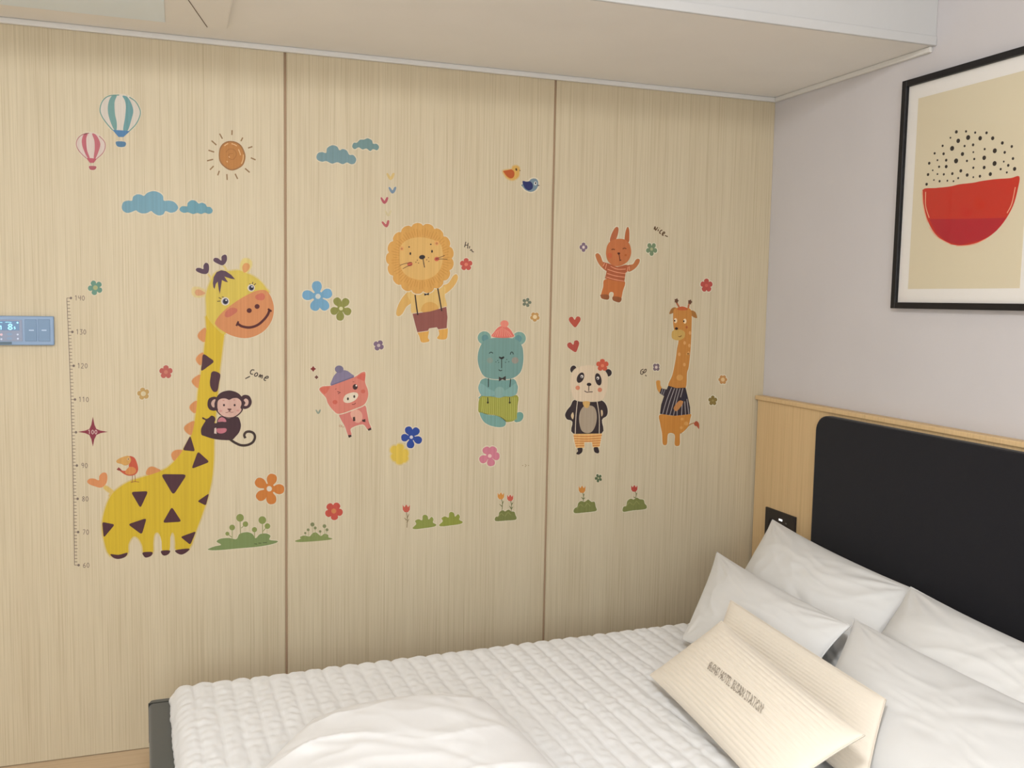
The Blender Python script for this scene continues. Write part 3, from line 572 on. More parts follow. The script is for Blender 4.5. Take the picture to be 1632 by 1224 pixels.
# --- lion
O = crop(590, 340, 180, 1001); LB = (212, 168, 96)
f = Flat('lion_sticker', 'golden lion sticker with a scalloped mane and maroon shorts, waving', 'sticker', O)
f.poly('arm', [(350, 690), (290, 740), (245, 820), (230, 890), (250, 912), (285, 890), (320, 830), (370, 780)], LB, 0, halo=1.2)
f.poly('arm', [(620, 650), (690, 620), (735, 555), (765, 540), (778, 570), (760, 620), (710, 680), (650, 715)], LB, 0, halo=1.2)
for lg in [[(420, 1040), (515, 1030), (512, 1100), (525, 1125), (510, 1140), (455, 1142), (435, 1090)], [(605, 1010), (680, 1005), (685, 1080), (670, 1115), (620, 1118), (592, 1105), (612, 1070)]]: f.poly('leg', lg, (214, 162, 82), .1, halo=1)
f.poly('torso', [(345, 690), (640, 640), (662, 740), (678, 840), (600, 900), (385, 900), (360, 790)], (216, 180, 112), .2)
f.poly('belly', [(455, 870), (470, 810), (530, 785), (590, 810), (602, 860), (520, 880)], (208, 160, 88), .5)
f.poly('shorts', [(375, 890), (530, 870), (675, 828), (685, 920), (678, 1018), (604, 1028), (590, 1010), (522, 1020), (512, 1040), (418, 1054), (395, 970)], (140, 84, 76), .9, False, halo=1)
f.stroke('suspender', [(398, 722), (410, 820), (422, 902)], 2.1, (60, 46, 42), 1.2); f.stroke('suspender', [(598, 662), (618, 770), (634, 866)], 2.1, (60, 46, 42), 1.2)
mane = []
cx0, cy0 = 443, 400; N_ = 17
for k in range(N_*6):
    t = 2*math.pi*k/(N_*6); sc = abs(math.sin(N_*t/2))**.55
    mane.append((cx0+(282+22*sc)*math.cos(t)*(1.0 if math.cos(t) < 0 else .99), cy0+(292+24*sc)*math.sin(t)))
f.poly('mane', mane, (210, 158, 84), 1.4, False, halo=1.4)
f.poly('face', [(262, 330), (280, 275), (330, 235), (400, 215), (480, 215), (560, 235), (620, 270), (642, 340), (640, 430), (610, 510), (550, 565), (460, 590), (370, 575), (300, 530), (265, 450)], (216, 174, 106), 1.8)
hair = []
for k in range(64):
    t = 2*math.pi*(k+.5)/64; r0 = 1.06+.05*math.sin(k*2.4); r1 = 1.28+.06*math.sin(k*1.7)
    hair.append([(452+190*r0*math.cos(t), 402+190*r0*math.sin(t)), (450+200*r1*math.cos(t), 402+205*r1*math.sin(t))])
f.stroke('mane_hair', hair, .8, (190, 136, 66), 1.7, False)
for x, y, r in [(280, 312, 22), (590, 265, 24)]: f.ell('ear', x, y, r, r, (218, 166, 100), 2); f.ell('inner_ear', x, y+2, r*.45, r*.45, (190, 124, 80), 2.2)
for x, y in [(356, 357), (548, 337)]: f.ell('eye', x, y, 7.5, 13, (46, 38, 36), 2.1)
for x, y in [(345, 298), (537, 275)]: f.ell('eyebrow', x, y, 7, 6, (60, 46, 40), 2.1)
f.ell('nose', 460, 388, 27, 19, (52, 44, 44), 2.1, -8); f.stroke('mouth', [(468, 400), (474, 440), (482, 480)], 1.3, (62, 50, 46), 2.1)
f.ell('cheek', 352, 450, 24, 19, (196, 98, 74), 2.0, -15); f.ell('cheek', 590, 405, 22, 19, (200, 98, 76), 2.0, -15)
f.stroke('whiskers', [[(262, 462), (310, 445), (368, 436)], [(288, 492), (325, 472), (370, 455)], [(580, 402), (625, 388), (660, 374)], [(580, 408), (630, 405), (685, 407)]], .9, (80, 52, 44), 2.2)
for x, y in [(405, 433), (428, 441), (418, 415), (500, 412), (520, 426), (517, 393)]: f.ell('freckle', x, y, 4.5, 4.5, (110, 76, 50), 2.1)
f.poly('bow_tie', [(478, 708), (500, 714), (522, 702), (520, 726), (500, 722), (482, 732)], (48, 42, 44), 1.5, False)
f.done()
# --- pig
PK = (212, 128, 112)
f = Flat('pig_sticker', 'pink pig sticker in a purple bobble hat, winking', 'sticker', Pp)
f.poly('body', [(500, 810), (640, 720), (820, 700), (855, 790), (880, 920), (912, 1000), (868, 1020), (800, 950), (650, 1000), (655, 1080), (615, 1100), (570, 980), (520, 890)], (208, 124, 114), 0, halo=1.5)
for ho in [[(608, 1090), (652, 1085), (655, 1108), (620, 1124)], [(865, 1010), (908, 990), (914, 1020), (875, 1032)], [(672, 855), (700, 850), (704, 905), (674, 908)], [(790, 890), (835, 880), (835, 920), (798, 915)]]: f.poly('hoof', ho, (66, 44, 40), .9, False)
f.poly('belly', [(640, 820), (670, 765), (740, 760), (790, 810), (790, 890), (740, 930), (680, 900)], (222, 166, 146), .5)
f.poly('head', [(235, 490), (280, 455), (385, 445), (540, 390), (690, 335), (790, 272), (836, 280), (832, 400), (865, 500), (868, 590), (820, 690), (700, 745), (500, 812), (420, 770), (350, 680), (320, 600), (260, 535)], PK, 1.2, halo=1.5)
f.poly('inner_ear', [(245, 490), (290, 465), (372, 462), (310, 555)], (208, 108, 88), 1.6, n=4); f.poly('inner_ear', [(720, 340), (790, 288), (832, 300), (820, 380), (770, 365)], (208, 104, 88), 1.6, n=4)
f.poly('hat', [(388, 440), (402, 370), (440, 300), (510, 250), (590, 250), (650, 290), (685, 330), (540, 385)], (132, 122, 148), 2.0, n=5); f.stroke('hat_brim', [(388, 440), (540, 385), (685, 330)], 1.8, (112, 104, 132), 2.3)
f.ell('hat_bobble', 494, 232, 56, 48, (120, 112, 138), 2.4)
f.poly('snout', [(548, 620), (580, 565), (660, 535), (725, 540), (740, 580), (700, 635), (620, 670), (560, 660)], (226, 210, 188), 1.8)
for x, y in [(608, 617), (690, 587)]: f.ell('nostril', x, y, 12, 19, (60, 44, 40), 2.1)
f.ell('eye', 702, 462, 32, 36, (64, 40, 40), 1.8); f.ell('eye_glint', 716, 445, 10, 12, (224, 212, 205), 2.1)
f.stroke('wink', [[(470, 522), (510, 535), (478, 552)]], 1.3, (110, 54, 50), 1.8, False); f.stroke('smile', [(660, 690), (690, 688), (708, 670)], 1.2, (140, 66, 60), 1.8)
f.ell('cheek', 440, 660, 32, 28, (202, 100, 82), 1.6); f.ell('cheek', 805, 520, 28, 26, (202, 104, 86), 1.6)
f.stroke('eyebrow', [[(440, 492), (460, 487)], [(670, 398), (690, 395)]], 1, (150, 76, 66), 1.8, False)
f.stroke('curly_tail', [(560, 980), (535, 985), (515, 960), (500, 960), (495, 975), (520, 980), (530, 960)], .8, (186, 140, 118), .2)
f.done()
# --- bear
Q = crop(740, 500, 120, 734); TL = (112, 150, 144)
f = Flat('bear_sticker', 'teal bear sticker in a pink knit hat and green striped trousers', 'sticker', Q)
f.poly('leg', [(500, 980), (540, 958), (572, 975), (572, 1020), (540, 1052), (490, 1050)], (108, 150, 140), 0, halo=1.2)
f.poly('torso', [(200, 630), (460, 630), (515, 690), (520, 740), (490, 800), (510, 830), (160, 830), (165, 790), (138, 740), (145, 690)], TL, 0, halo=1.2)
f.poly('trousers', [(165, 805), (340, 815), (515, 795), (520, 900), (510, 1000), (480, 1045), (390, 1055), (230, 1020), (150, 970), (136, 920)], (148, 148, 66), .4, n=4, halo=1.2)
f.stroke('trouser_stripes', [[(x, 815), (x-4+(x-330)*.06, 1035 if x > 250 else 985)] for x in range(180, 512, 18)], 1.0, (176, 176, 92), .7, False)
f.poly('leg', [(152, 965), (230, 985), (330, 1000), (400, 1050), (392, 1095), (330, 1106), (240, 1085), (180, 1040)], (116, 156, 148), 1, halo=1)
f.poly('arm', [(150, 680), (200, 700), (235, 730), (295, 760), (300, 790), (240, 805), (170, 795), (138, 740)], (126, 162, 158), 1.0); f.poly('arm', [(505, 680), (455, 710), (420, 735), (372, 760), (375, 795), (440, 808), (500, 790), (520, 740)], (124, 160, 154), 1.0)
f.poly('belly', [(300, 810), (300, 740), (340, 712), (385, 735), (370, 812)], (130, 162, 156), .9)
f.stroke('suspender', [[(236, 630), (234, 715)], [(228, 815), (230, 860)]], 1.4, (48, 54, 50), 1.4, False); f.stroke('suspender', [[(452, 630), (445, 715)], [(442, 815), (443, 858)]], 1.4, (48, 54, 50), 1.4, False)
for x in (229, 443): f.ell('button', x, 866, 10, 10, (52, 48, 34), 1.4)
for x, y in [(195, 235), (535, 240)]: f.ell('ear', x, y, 65, 64, (122, 158, 148), 1.2, halo=1.3); f.ell('inner_ear', x+(8 if x < 300 else -8), y+4, 34, 36, (98, 138, 140), 1.5)
f.poly('head', [(130, 440), (150, 330), (210, 255), (360, 230), (500, 250), (560, 310), (576, 400), (570, 500), (540, 580), (460, 632), (330, 640), (210, 620), (155, 550)], (114, 148, 142), 1.6, halo=1)
f.poly('hat', [(268, 222), (290, 180), (335, 130), (390, 118), (440, 145), (472, 190), (480, 225), (370, 236)], (212, 112, 100), 2, n=5, halo=1); f.stroke('hat_ribs', [[(370+k*14, 130+abs(k)*10), (370+k*24, 222)] for k in range(-4, 5)], .9, (222, 148, 128), 2.3, False)
f.ell('hat_bobble', 392, 98, 40, 34, (222, 134, 116), 2.3)
f.ell('cheek', 495, 455, 34, 32, (146, 140, 130), 1.9); f.ell('cheek', 250, 455, 30, 28, (130, 146, 136), 1.9)
f.stroke('closed_eye', [(242, 388), (260, 374), (280, 386)], 1.4, (52, 66, 62), 2.0); f.stroke('closed_eye', [(448, 398), (456, 376), (470, 376), (478, 396)], 1.4, (46, 60, 58), 2.0)
f.poly('nose', [(342, 418), (362, 424), (384, 416), (388, 430), (364, 444), (340, 432)], (40, 38, 36), 2.0)
f.stroke('mouth', [[(363, 440), (363, 530)], [(335, 545), (350, 556), (368, 550)]], 1.2, (48, 50, 46), 2.0)
for x, y in [(308, 470), (326, 455), (335, 476), (402, 474), (414, 446), (434, 468)]: f.ell('freckle', x, y, 4.5, 4.5, (58, 74, 68), 2.0)
f.poly('bow_tie', [(336, 614), (368, 628), (404, 606), (404, 652), (370, 640), (338, 660)], (56, 50, 48), 2.0, False)
f.done()
# --- rabbit
N = crop(940, 350, 90, 787); RB = (182, 108, 66)
f = Flat('rabbit_sticker', 'terracotta rabbit sticker with raised arms and a striped shirt', 'sticker', N)
f.poly('ear', [(280, 300), (300, 210), (340, 130), (375, 100), (400, 120), (395, 190), (365, 280), (330, 330)], (170, 98, 64), 0, halo=1.5); f.poly('ear', [(485, 280), (495, 180), (515, 115), (535, 105), (550, 150), (552, 240), (545, 310), (505, 310)], (170, 96, 56), 0, halo=1.5)
f.poly('arm', [(80, 510), (85, 478), (115, 470), (150, 505), (185, 590), (235, 620), (230, 710), (160, 660), (110, 590)], (176, 108, 66), 0, halo=1.5); f.poly('arm', [(530, 640), (600, 620), (640, 560), (675, 545), (697, 565), (680, 620), (620, 690), (540, 725)], (172, 106, 64), 0, halo=1.5)
f.poly('trousers', [(218, 830), (480, 850), (460, 1000), (435, 1120), (418, 1150), (350, 1138), (316, 1110), (332, 1040), (318, 1012), (285, 1012), (268, 1040), (262, 1112), (180, 1105), (152, 1070), (185, 940)], (182, 106, 58), .2, halo=1.3, n=4)
f.poly('shoe', [(155, 1045), (262, 1050), (262, 1112), (190, 1108), (154, 1075)], (140, 84, 52), .6, n=4); f.poly('shoe', [(330, 1070), (440, 1090), (420, 1152), (350, 1140), (315, 1110)], (138, 82, 48), .6, n=4)
f.poly('shirt', [(185, 590), (260, 610), (380, 660), (500, 630), (570, 640), (560, 700), (500, 740), (480, 870), (340, 850), (212, 820), (235, 720), (180, 670)], (162, 88, 58), .7, False)
f.stroke('shirt_stripes', [[(290, 652), (380, 690), (500, 690)], [(245, 692), (380, 735), (500, 752)], [(240, 750), (360, 785), (490, 802)], [(230, 800), (350, 835), (480, 858)], [(205, 605), (185, 650)], [(235, 615), (215, 690)], [(535, 655), (520, 725)], [(552, 650), (550, 710)]], 1.1, (216, 150, 116), 1)
f.poly('head', [(228, 440), (245, 360), (300, 295), (400, 268), (490, 280), (550, 335), (575, 420), (570, 500), (530, 580), (460, 630), (380, 650), (300, 625), (245, 560), (228, 490)], RB, 1.3)
f.ell('cheek', 280, 500, 32, 38, (188, 98, 62), 1.6); f.ell('cheek', 500, 495, 16, 16, (168, 90, 44), 1.6)
f.stroke('closed_eye', [(302, 420), (325, 412), (350, 420)], 1.6, (110, 60, 34), 1.7); f.stroke('closed_eye', [(458, 408), (485, 398), (510, 408)], 1.6, (110, 60, 34), 1.7)
f.poly('nose', [(384, 465), (405, 458), (424, 466), (404, 492)], (70, 30, 22), 1.7); f.stroke('mouth', [[(408, 485), (415, 530), (420, 570)], [(412, 572), (440, 562)]], 1.2, (84, 38, 26), 1.7)
f.done()
# --- panda
R = crop(880, 560, 110, 748); PB = (54, 44, 46)
f = Flat('panda_sticker', 'panda sticker with a red flower on its ear and orange striped shorts', 'sticker', R)
f.poly('shoe', [(275, 1050), (325, 1045), (325, 1090), (290, 1118), (262, 1108), (280, 1080)], PB, 0); f.poly('shoe', [(452, 1045), (490, 1035), (510, 1085), (495, 1105), (460, 1090)], PB, 0)
f.poly('torso', [(245, 525), (400, 545), (525, 530), (580, 570), (602, 640), (590, 700), (540, 745), (535, 890), (228, 890), (220, 765), (160, 735), (140, 690), (160, 640), (200, 590)], PB, .2, n=4, halo=1.2)
f.poly('arm_gap', [(205, 690), (225, 660), (235, 700), (225, 735), (210, 720)], (206, 182, 146), .5, n=4); f.poly('arm_gap', [(528, 640), (545, 640), (550, 680), (535, 705)], (196, 172, 138), .5, n=4)
f.poly('shorts', [(230, 895), (540, 890), (525, 980), (515, 1035), (440, 1040), (430, 985), (350, 985), (350, 1045), (258, 1045), (240, 970)], (218, 172, 110), .4, False, halo=1.2)
f.stroke('shorts_stripes', [[(232, 918), (385, 922), (538, 912)], [(236, 945), (385, 950), (532, 940)], [(242, 972), (385, 974), (528, 966)], [(248, 998), (345, 996)], [(254, 1024), (348, 1022)], [(436, 996), (522, 992)], [(440, 1022), (518, 1018)]], 1.6, (194, 124, 68), .7)
f.poly('belly', [(292, 740), (305, 650), (345, 595), (400, 585), (460, 610), (484, 700), (470, 800), (430, 870), (370, 885), (315, 850)], (164, 148, 128), .8)
f.poly('collar', [(335, 545), (405, 545), (402, 590), (378, 615), (345, 595)], (200, 160, 96), 1.0, n=4)
f.stroke('suspender', [(275, 535), (258, 700), (250, 895)], 1.1, (206, 190, 170), 1); f.stroke('suspender', [(486, 540), (510, 700), (510, 890)], 1.1, (206, 190, 170), 1)
f.ell('ear', 230, 195, 34, 42, PB, .5, 10, halo=1); f.ell('ear', 608, 232, 38, 40, PB, .5, halo=1)
f.poly('head', [(200, 330), (225, 230), (290, 175), (400, 152), (510, 175), (580, 235), (600, 320), (585, 430), (540, 520), (400, 538), (255, 520), (212, 430)], (208, 188, 162), 1.4, soft=1.5)
f.ell('eye_patch', 307, 285, 36, 60, PB, 1.8, 25); f.ell('eye_patch', 500, 303, 34, 68, PB, 1.8, -12)
for x, y in [(322, 272), (495, 290)]: f.ell('eye_white', x, y, 15, 17, (214, 206, 198), 2.1); f.ell('pupil', x-4, y+5, 7, 8, (40, 34, 36), 2.3)
f.ell('nose', 400, 358, 25, 18, (46, 38, 40), 1.8); f.stroke('mouth', [[(398, 370), (396, 430)], [(350, 428), (375, 442), (400, 440), (440, 438)]], 1.3, (70, 52, 48), 1.8)
f.ell('cheek', 277, 395, 24, 24, (202, 128, 100), 1.7); f.ell('cheek', 517, 417, 24, 24, (196, 124, 96), 1.7)
fr_ = lambda t: 68*(.64+.36*abs(math.cos(2.5*t))**.55)
fl = [(545+fr_(t)*math.cos(t-math.pi/2), 150+fr_(t)*math.sin(t-math.pi/2)) for t in (2*math.pi*k/40 for k in range(40))]
f.poly('flower', fl, (190, 88, 66), 2.0, False); f.ell('flower_center', 545, 155, 17, 17, (208, 122, 92), 2.3); f.done()
# --- small giraffe
L_ = crop(1010, 460, 120, 1130); Mq = crop(1010, 560, 170, 1300); li = lambda p: [L_(v) for v in p]; mi = lambda p: [Mq(v) for v in p]; GB = (180, 122, 60)
f = Flat('giraffe_sticker', 'slim brown giraffe sticker in a striped shirt near the right corner', 'sticker', IDN)
f.stroke('tail', mi([(570, 1000), (630, 950), (680, 895), (735, 872)]), 1.4, (150, 100, 52), .1); f.poly('tail_tuft', mi([(735, 875), (765, 850), (795, 880), (795, 945), (770, 915), (745, 905)]), (156, 76, 52), .3)
for h_ in [[(640, 200), (660, 240), (685, 285)], [(842, 215), (825, 250), (818, 295)]]: f.stroke('horn', li(h_), 2.6, (160, 92, 60), .2)
for c_ in [(642, 182), (845, 200)]: f.poly('horn_tip', li([(c_[0]+(36 if k % 2 == 0 else 24)*math.cos(k*math.pi/5), c_[1]+(40 if k % 2 == 0 else 27)*math.sin(k*math.pi/5)) for k in range(10)]), (92, 60, 44), .4, False)
f.poly('ear', li([(535, 380), (560, 310), (600, 282), (640, 290), (620, 350), (595, 365)]), (150, 104, 56), .2); f.poly('ear', li([(850, 330), (900, 335), (935, 370), (950, 440), (900, 430), (865, 395)]), (152, 104, 54), .2)
f.poly('neck', li([(592, 360), (620, 300), (700, 275), (790, 285), (865, 335), (868, 600), (855, 900), (825, 1180)])+mi([(650, 260), (632, 450), (520, 470), (420, 420), (470, 290), (510, 100)])+li([(650, 900), (670, 760), (600, 600)]), GB, .6, n=4, halo=1.2)
f.poly('crown', li([(650, 310), (690, 275), (740, 268), (790, 285), (815, 310), (770, 325), (700, 325)]), (176, 88, 52), 1)
f.poly('hindquarters', mi([(318, 770), (500, 785), (686, 760), (690, 820), (665, 910), (600, 985), (565, 1005), (560, 1140), (500, 1140), (498, 1015), (420, 1005), (405, 1130), (355, 1130), (345, 1000), (322, 880)]), (184, 124, 58), .4, n=4, halo=1.2)
f.poly('arm', mi([(275, 362), (320, 358), (325, 410), (345, 460), (325, 510), (290, 470), (278, 420)]), (188, 132, 64), .3, n=4)
f.poly('sleeve', mi([(335, 450), (410, 465), (370, 545), (315, 510)]), (58, 52, 58), .7, False); f.stroke('sleeve_stripes', [mi([(355, 455), (335, 525)]), mi([(382, 462), (352, 540)])], .9, (140, 134, 136), 1, False)
SH = mi([(422, 418), (520, 448), (632, 442), (660, 560), (686, 680), (688, 765), (500, 785), (320, 762), (335, 650), (370, 545)])
f.poly('shirt', SH, (52, 44, 50), .8, False)
f.stroke('shirt_stripes', [mi([(462, 440), (400, 600), (352, 765)]), mi([(498, 450), (440, 610), (395, 772)]), mi([(530, 452), (485, 620), (440, 778)]), mi([(565, 452), (520, 610), (485, 780)]), mi([(600, 450), (570, 560)]), mi([(530, 700), (528, 785)]), mi([(590, 640), (582, 780)]), mi([(622, 610), (632, 775)]), mi([(648, 580), (672, 768)])], 1.2, (150, 142, 142), 1.1)
f.poly('sleeve', mi([(640, 500), (655, 560), (600, 605), (572, 580), (610, 530)]), (48, 44, 54), 1.4, n=4); f.poly('arm', mi([(600, 605), (590, 650), (530, 725), (495, 715), (490, 680), (550, 605)]), (176, 122, 74), 1.3, n=4)
f.poly('muzzle', li([(570, 720), (580, 640), (640, 615), (720, 620), (768, 660), (760, 730), (700, 770), (640, 775), (590, 755)]), (184, 150, 84), 1.2)
f.ell('nose', *L_((642, 600)), 2.4, 2.2, (50, 26, 22), 1.6); f.stroke('mouth', li([(672, 718), (695, 722), (718, 705)]), 1.2, (110, 74, 36), 1.6)
for x, y, dx in [(628, 480, -14), (768, 488, -16)]: f.ell('eye_white', *L_((x, y)), 2.5, 3.9, (220, 196, 160), 1.2); f.ell('pupil', *L_((x+dx, y+2)), 1.1, 1.7, (44, 28, 24), 1.5)
f.ell('cheek', *L_((795, 580)), 1.8, 2, (162, 88, 48), 1.2)
for x, y in [(845, 665), (765, 815), (835, 855), (685, 985), (822, 970), (760, 1140)]: f.ell('spot', *L_((x, y)), 2.0, 2.9, (198, 148, 92), 1)
for x, y, r in [(560, 320, 40), (590, 825, 18), (640, 880, 26), (580, 930, 18), (655, 30, 18)]: f.ell('spot', *Mq((x, y)), r*.13, r*.12, (196, 144, 80), 1)
f.done()
# --- bushes, tulips, grass
GR = (128, 146, 92)
f = Flat('bush_sticker', 'wide green grass mound sticker with round lollipop trees beside the yellow giraffe', 'sticker', Ii, group=G_BU)
f.poly('mound', [(80, 918), (150, 890), (220, 872), (172, 838), (210, 808), (300, 798), (385, 810), (420, 755), (500, 735), (560, 755), (595, 800), (640, 758), (710, 750), (755, 775), (745, 818), (835, 832), (790, 860), (640, 890), (400, 912), (200, 930), (100, 930)], GR, 0, halo=1.2)
for x, y, r, x2, y2 in [(425, 580, 42, 432, 770), (340, 685, 31, 340, 840), (288, 752, 22, 335, 790), (484, 648, 30, 438, 692), (582, 708, 28, 583, 800), (667, 605, 42, 670, 770), (722, 670, 31, 675, 725)]:
    f.stroke('stem', [(x, y), (x2, y2)], 1.1, (140, 146, 92), .1, False); f.ell('tree_crown', x, y, r, r, (140, 150, 84), .5, halo=.8)
f.stroke('scribble', [[(580, 862), (610, 865)], [(625, 855), (655, 855)], [(672, 850), (715, 848)]], 1, (80, 92, 56), .6, False); f.done()
f = Flat('bush_sticker', 'small green grass mound sticker with tiny dots, right of the first seam', 'sticker', Ii, group=G_BU)
f.poly('mound', [(1022, 830), (1080, 808), (1075, 788), (1120, 772), (1180, 780), (1210, 748), (1250, 738), (1300, 775), (1340, 752), (1380, 765), (1385, 792), (1425, 802), (1390, 818), (1200, 836), (1060, 842)], (136, 148, 88), 0, halo=1.2)
for x, y, r in [(1210, 652, 22), (1164, 710, 15), (1132, 745, 12), (1240, 690, 16), (1294, 728, 14), (1340, 670, 20), (1368, 710, 16)]:
    f.stroke('stem', [(x, y), (x+(5 if x != 1368 else -15), 785 if x > 1150 else 790)], .6, (158, 160, 116), .1, False); f.ell('tree_crown', x, y, r, r, (132, 136, 96), .5)
f.done()
def bush(label, pts, col): Flat('bush_sticker', label, 'sticker', Sb, group=G_BU).poly('bush', pts, col, 0, n=4, halo=1).done()
B1 = [(806, 740), (830, 715), (822, 695), (845, 683), (868, 690), (872, 662), (888, 654), (904, 664), (910, 685), (930, 668), (942, 685), (938, 705), (960, 718), (945, 732), (880, 742), (825, 748)]
bush('plain olive green leafy bush sticker right of the lone red tulip', B1, (140, 148, 74))
bush('plain olive green leafy bush sticker, right one of the two plain bushes', [(x+172, y-18) for x, y in B1], (142, 148, 66))
def tulip_parts(f, head, stem, col, scol=(112, 116, 72), leaves=()):
    x, y, r = head
    f.stroke('stem', stem, 1.0, scol, .2)
    for a, b in leaves: f.stroke('leaf', [a, b], 1.6, scol, .3, False, True)
    f.poly('tulip_head', [(x-r, y-r), (x-r*.5, y-r*.35), (x, y-r*1.15), (x+r*.5, y-r*.35), (x+r, y-r), (x+r*.95, y+r*.35), (x+r*.45, y+r), (x-r*.45, y+r), (x-r*.95, y+r*.35)], col, .6, False, halo=1)
f = Flat('tulip_sticker', 'single red tulip sticker with no bush beneath it', 'sticker', Sb)
tulip_parts(f, (765, 614, 24), [(766, 636), (772, 680), (769, 738)], (196, 96, 78), (128, 112, 78), [((770, 678), (782, 650)), ((768, 690), (752, 675)), ((769, 705), (782, 682))]); f.done()
Tt = crop(760, 740, 300, 1632)
def tbush(label, pts, tul):
    f = Flat('bush_sticker', label, 'sticker', Tt, group=G_BU)
    for h, st, c, lv in tul: tulip_parts(f, h, st, c, (104, 108, 66), lv)
    f.poly('bush', pts, (118, 122, 70), .8, n=4, halo=1)
    cx = sum(p[0] for p in pts)/len(pts); cy = sum(p[1] for p in pts)/len(pts)
    f.stroke('leaf_veins', [[(cx-70, cy+20), (cx-40, cy-15), (cx-15, cy+5)], [(cx-5, cy+10), (cx+20, cy-25), (cx+45, cy)]], 1.0, (140, 142, 86), 1.1); f.done()
tbush('dark green bush sticker with one orange and one red tulip', [(155, 478), (165, 455), (188, 450), (195, 415), (225, 398), (245, 408), (275, 392), (298, 408), (325, 412), (335, 440), (345, 465), (330, 482), (250, 488), (170, 493)],
      [((208, 275, 29), [(212, 300), (222, 340), (216, 410)], (206, 142, 70), [((220, 345), (232, 318)), ((218, 365), (196, 345))]), ((289, 292, 27), [(292, 315), (300, 350), (298, 410)], (194, 92, 76), [((300, 350), (314, 330)), ((298, 385), (282, 360)), ((298, 388), (314, 368))])])
tbush('dark green bush sticker with a single orange tulip', [(838, 405), (850, 380), (870, 370), (880, 335), (905, 318), (935, 325), (965, 305), (992, 325), (1020, 325), (1030, 365), (1040, 395), (1020, 408), (930, 418), (855, 424)], [((912, 218, 30), [(916, 240), (925, 275), (922, 330)], (196, 130, 62), [((922, 300), (905, 285)), ((922, 302), (940, 290)), ((924, 275), (932, 255))])])
tbush('dark green bush sticker with a single red tulip', [(1263, 395), (1272, 368), (1295, 360), (1305, 318), (1335, 298), (1360, 305), (1385, 288), (1412, 302), (1445, 308), (1455, 340), (1472, 360), (1460, 388), (1350, 400), (1275, 412)], [((1365, 210, 28), [(1370, 235), (1382, 262), (1372, 310)], (168, 68, 58), [((1380, 268), (1388, 248)), ((1374, 290), (1358, 282))])])
Flat('mark_sticker', 'tiny faint face-like mark sticker right of the dusty pink flower', 'sticker', Sb).stroke('mark', [[(1518, 334), (1526, 334)], [(1538, 326), (1545, 332), (1538, 344)], [(1556, 334), (1564, 334)]], .9, (150, 128, 100), 0, False).done()


# ------------------------------------------------------------------ framed print on the right wall
PX = -.024
pic = tag(empty('framed_picture', (0, -.94, 1.416)), 'black framed abstract print with a red half circle and black dots on the grey wall', 'picture')
y0, y1, z0, z1, fw = -.684, -1.206, 1.416, 2.099, .0185
for nm, bx in [('frame_side', (y0-fw, y0, z0, z1)), ('frame_side', (y1, y1+fw, z0, z1)), ('frame_rail', (y1+fw, y0-fw, z0, z0+fw)), ('frame_rail', (y1+fw, y0-fw, z1-fw, z1))]:
    mesh_obj(nm, box_bm(PX, -.0005, bx[0], bx[1], bx[2], bx[3], .0012, 1), M_black, pic)
M_mat = mat('off_white_mount', (.92, .885, .84), .8); M_print = mat('beige_print_paper', (.80, .71, .52), .8)
mesh_obj('mount', box_bm(-.012, -.0006, y1+fw, y0-fw, z0+fw, z1-fw), M_mat, pic)
PV = -.0122
K = crop(1400, 50, 232, 617)
pa, pb, pc = hit(K((168, 285)), 0, PV), hit(K((127, 1092)), 0, PV), hit(K((617, 1092)), 0, PV)
mg_y = y0-(pa.y+pb.y)/2; 
mesh_obj('print', box_bm(-.0124, -.0119, y1+mg_y, y0-mg_y, pb.z, pa.z), M_print, pic)
f = Flat('p', '', '', K, ax=0, v=-.0124, grain=False, E=.72, root=pic)
f.poly('half_circle', [(187, 672), (240, 664), (300, 658), (345, 648), (400, 642), (440, 634), (500, 626), (560, 622), (597, 615), (590, 670), (570, 740), (530, 810), (480, 862), (420, 895), (350, 908), (290, 896), (240, 858), (208, 800), (192, 735)], (180, 50, 38), 0, n=4)
f.poly('half_circle_reflection', [(216, 796), (380, 794), (541, 790), (500, 845), (440, 884), (350, 905), (290, 892), (245, 855)], (164, 34, 46), .5, False)  # room's reflection in the glass, painted as a darker red band
f.stroke('brush_edge', [[(186, 675), (190, 740), (208, 810)], [(215, 830), (250, 872), (310, 905)], [(330, 910), (400, 904), (455, 880)], [(580, 660), (565, 730), (545, 770)], [(200, 680), (200, 740), (215, 790)]], 1.3, (214, 160, 130), .8)
for x, y, r in [(330, 426, 7), (371, 424, 5), (410, 429, 5), (458, 430, 6), (305, 451, 4), (338, 464, 9), (380, 450, 10), (431, 453, 9), (484, 453, 8), (525, 473, 7), (565, 488, 6), (272, 485, 5), (312, 496, 10), (365, 486, 5), (401, 481, 6), (450, 499, 5), (493, 506, 10), (535, 513, 6), (570, 539, 6), (238, 517, 5), (276, 519, 6), (356, 520, 8), (402, 512, 4), (215, 559, 6), (250, 546, 4), (287, 546, 6), (329, 549, 10), (375, 549, 5), (406, 541, 5), (448, 536, 9), (492, 560, 10), (531, 552, 4), (550, 568, 6), (577, 583, 8), (230, 589, 3.5), (257, 574, 5), (287, 573, 7), (349, 591, 7), (402, 578, 5), (448, 577, 7), (518, 584, 5), (544, 598, 4.5), (210, 607, 6), (250, 605, 4), (277, 606, 5), (313, 603, 6), (376, 609, 7), (430, 614, 6), (474, 605, 8), (204, 648, 6), (235, 630, 3.5), (259, 635, 5), (292, 633, 4), (318, 635, 4), (338, 622, 4.5), (402, 618, 4)]:
    f.ell('dot', x, y, r*.82, r*1.05, (44, 38, 36), 0, 15)
f.done()
mesh_obj('glass', box_bm(-.0172, -.0157, y1+fw, y0-fw, z0+fw, z1-fw), mg, pic)


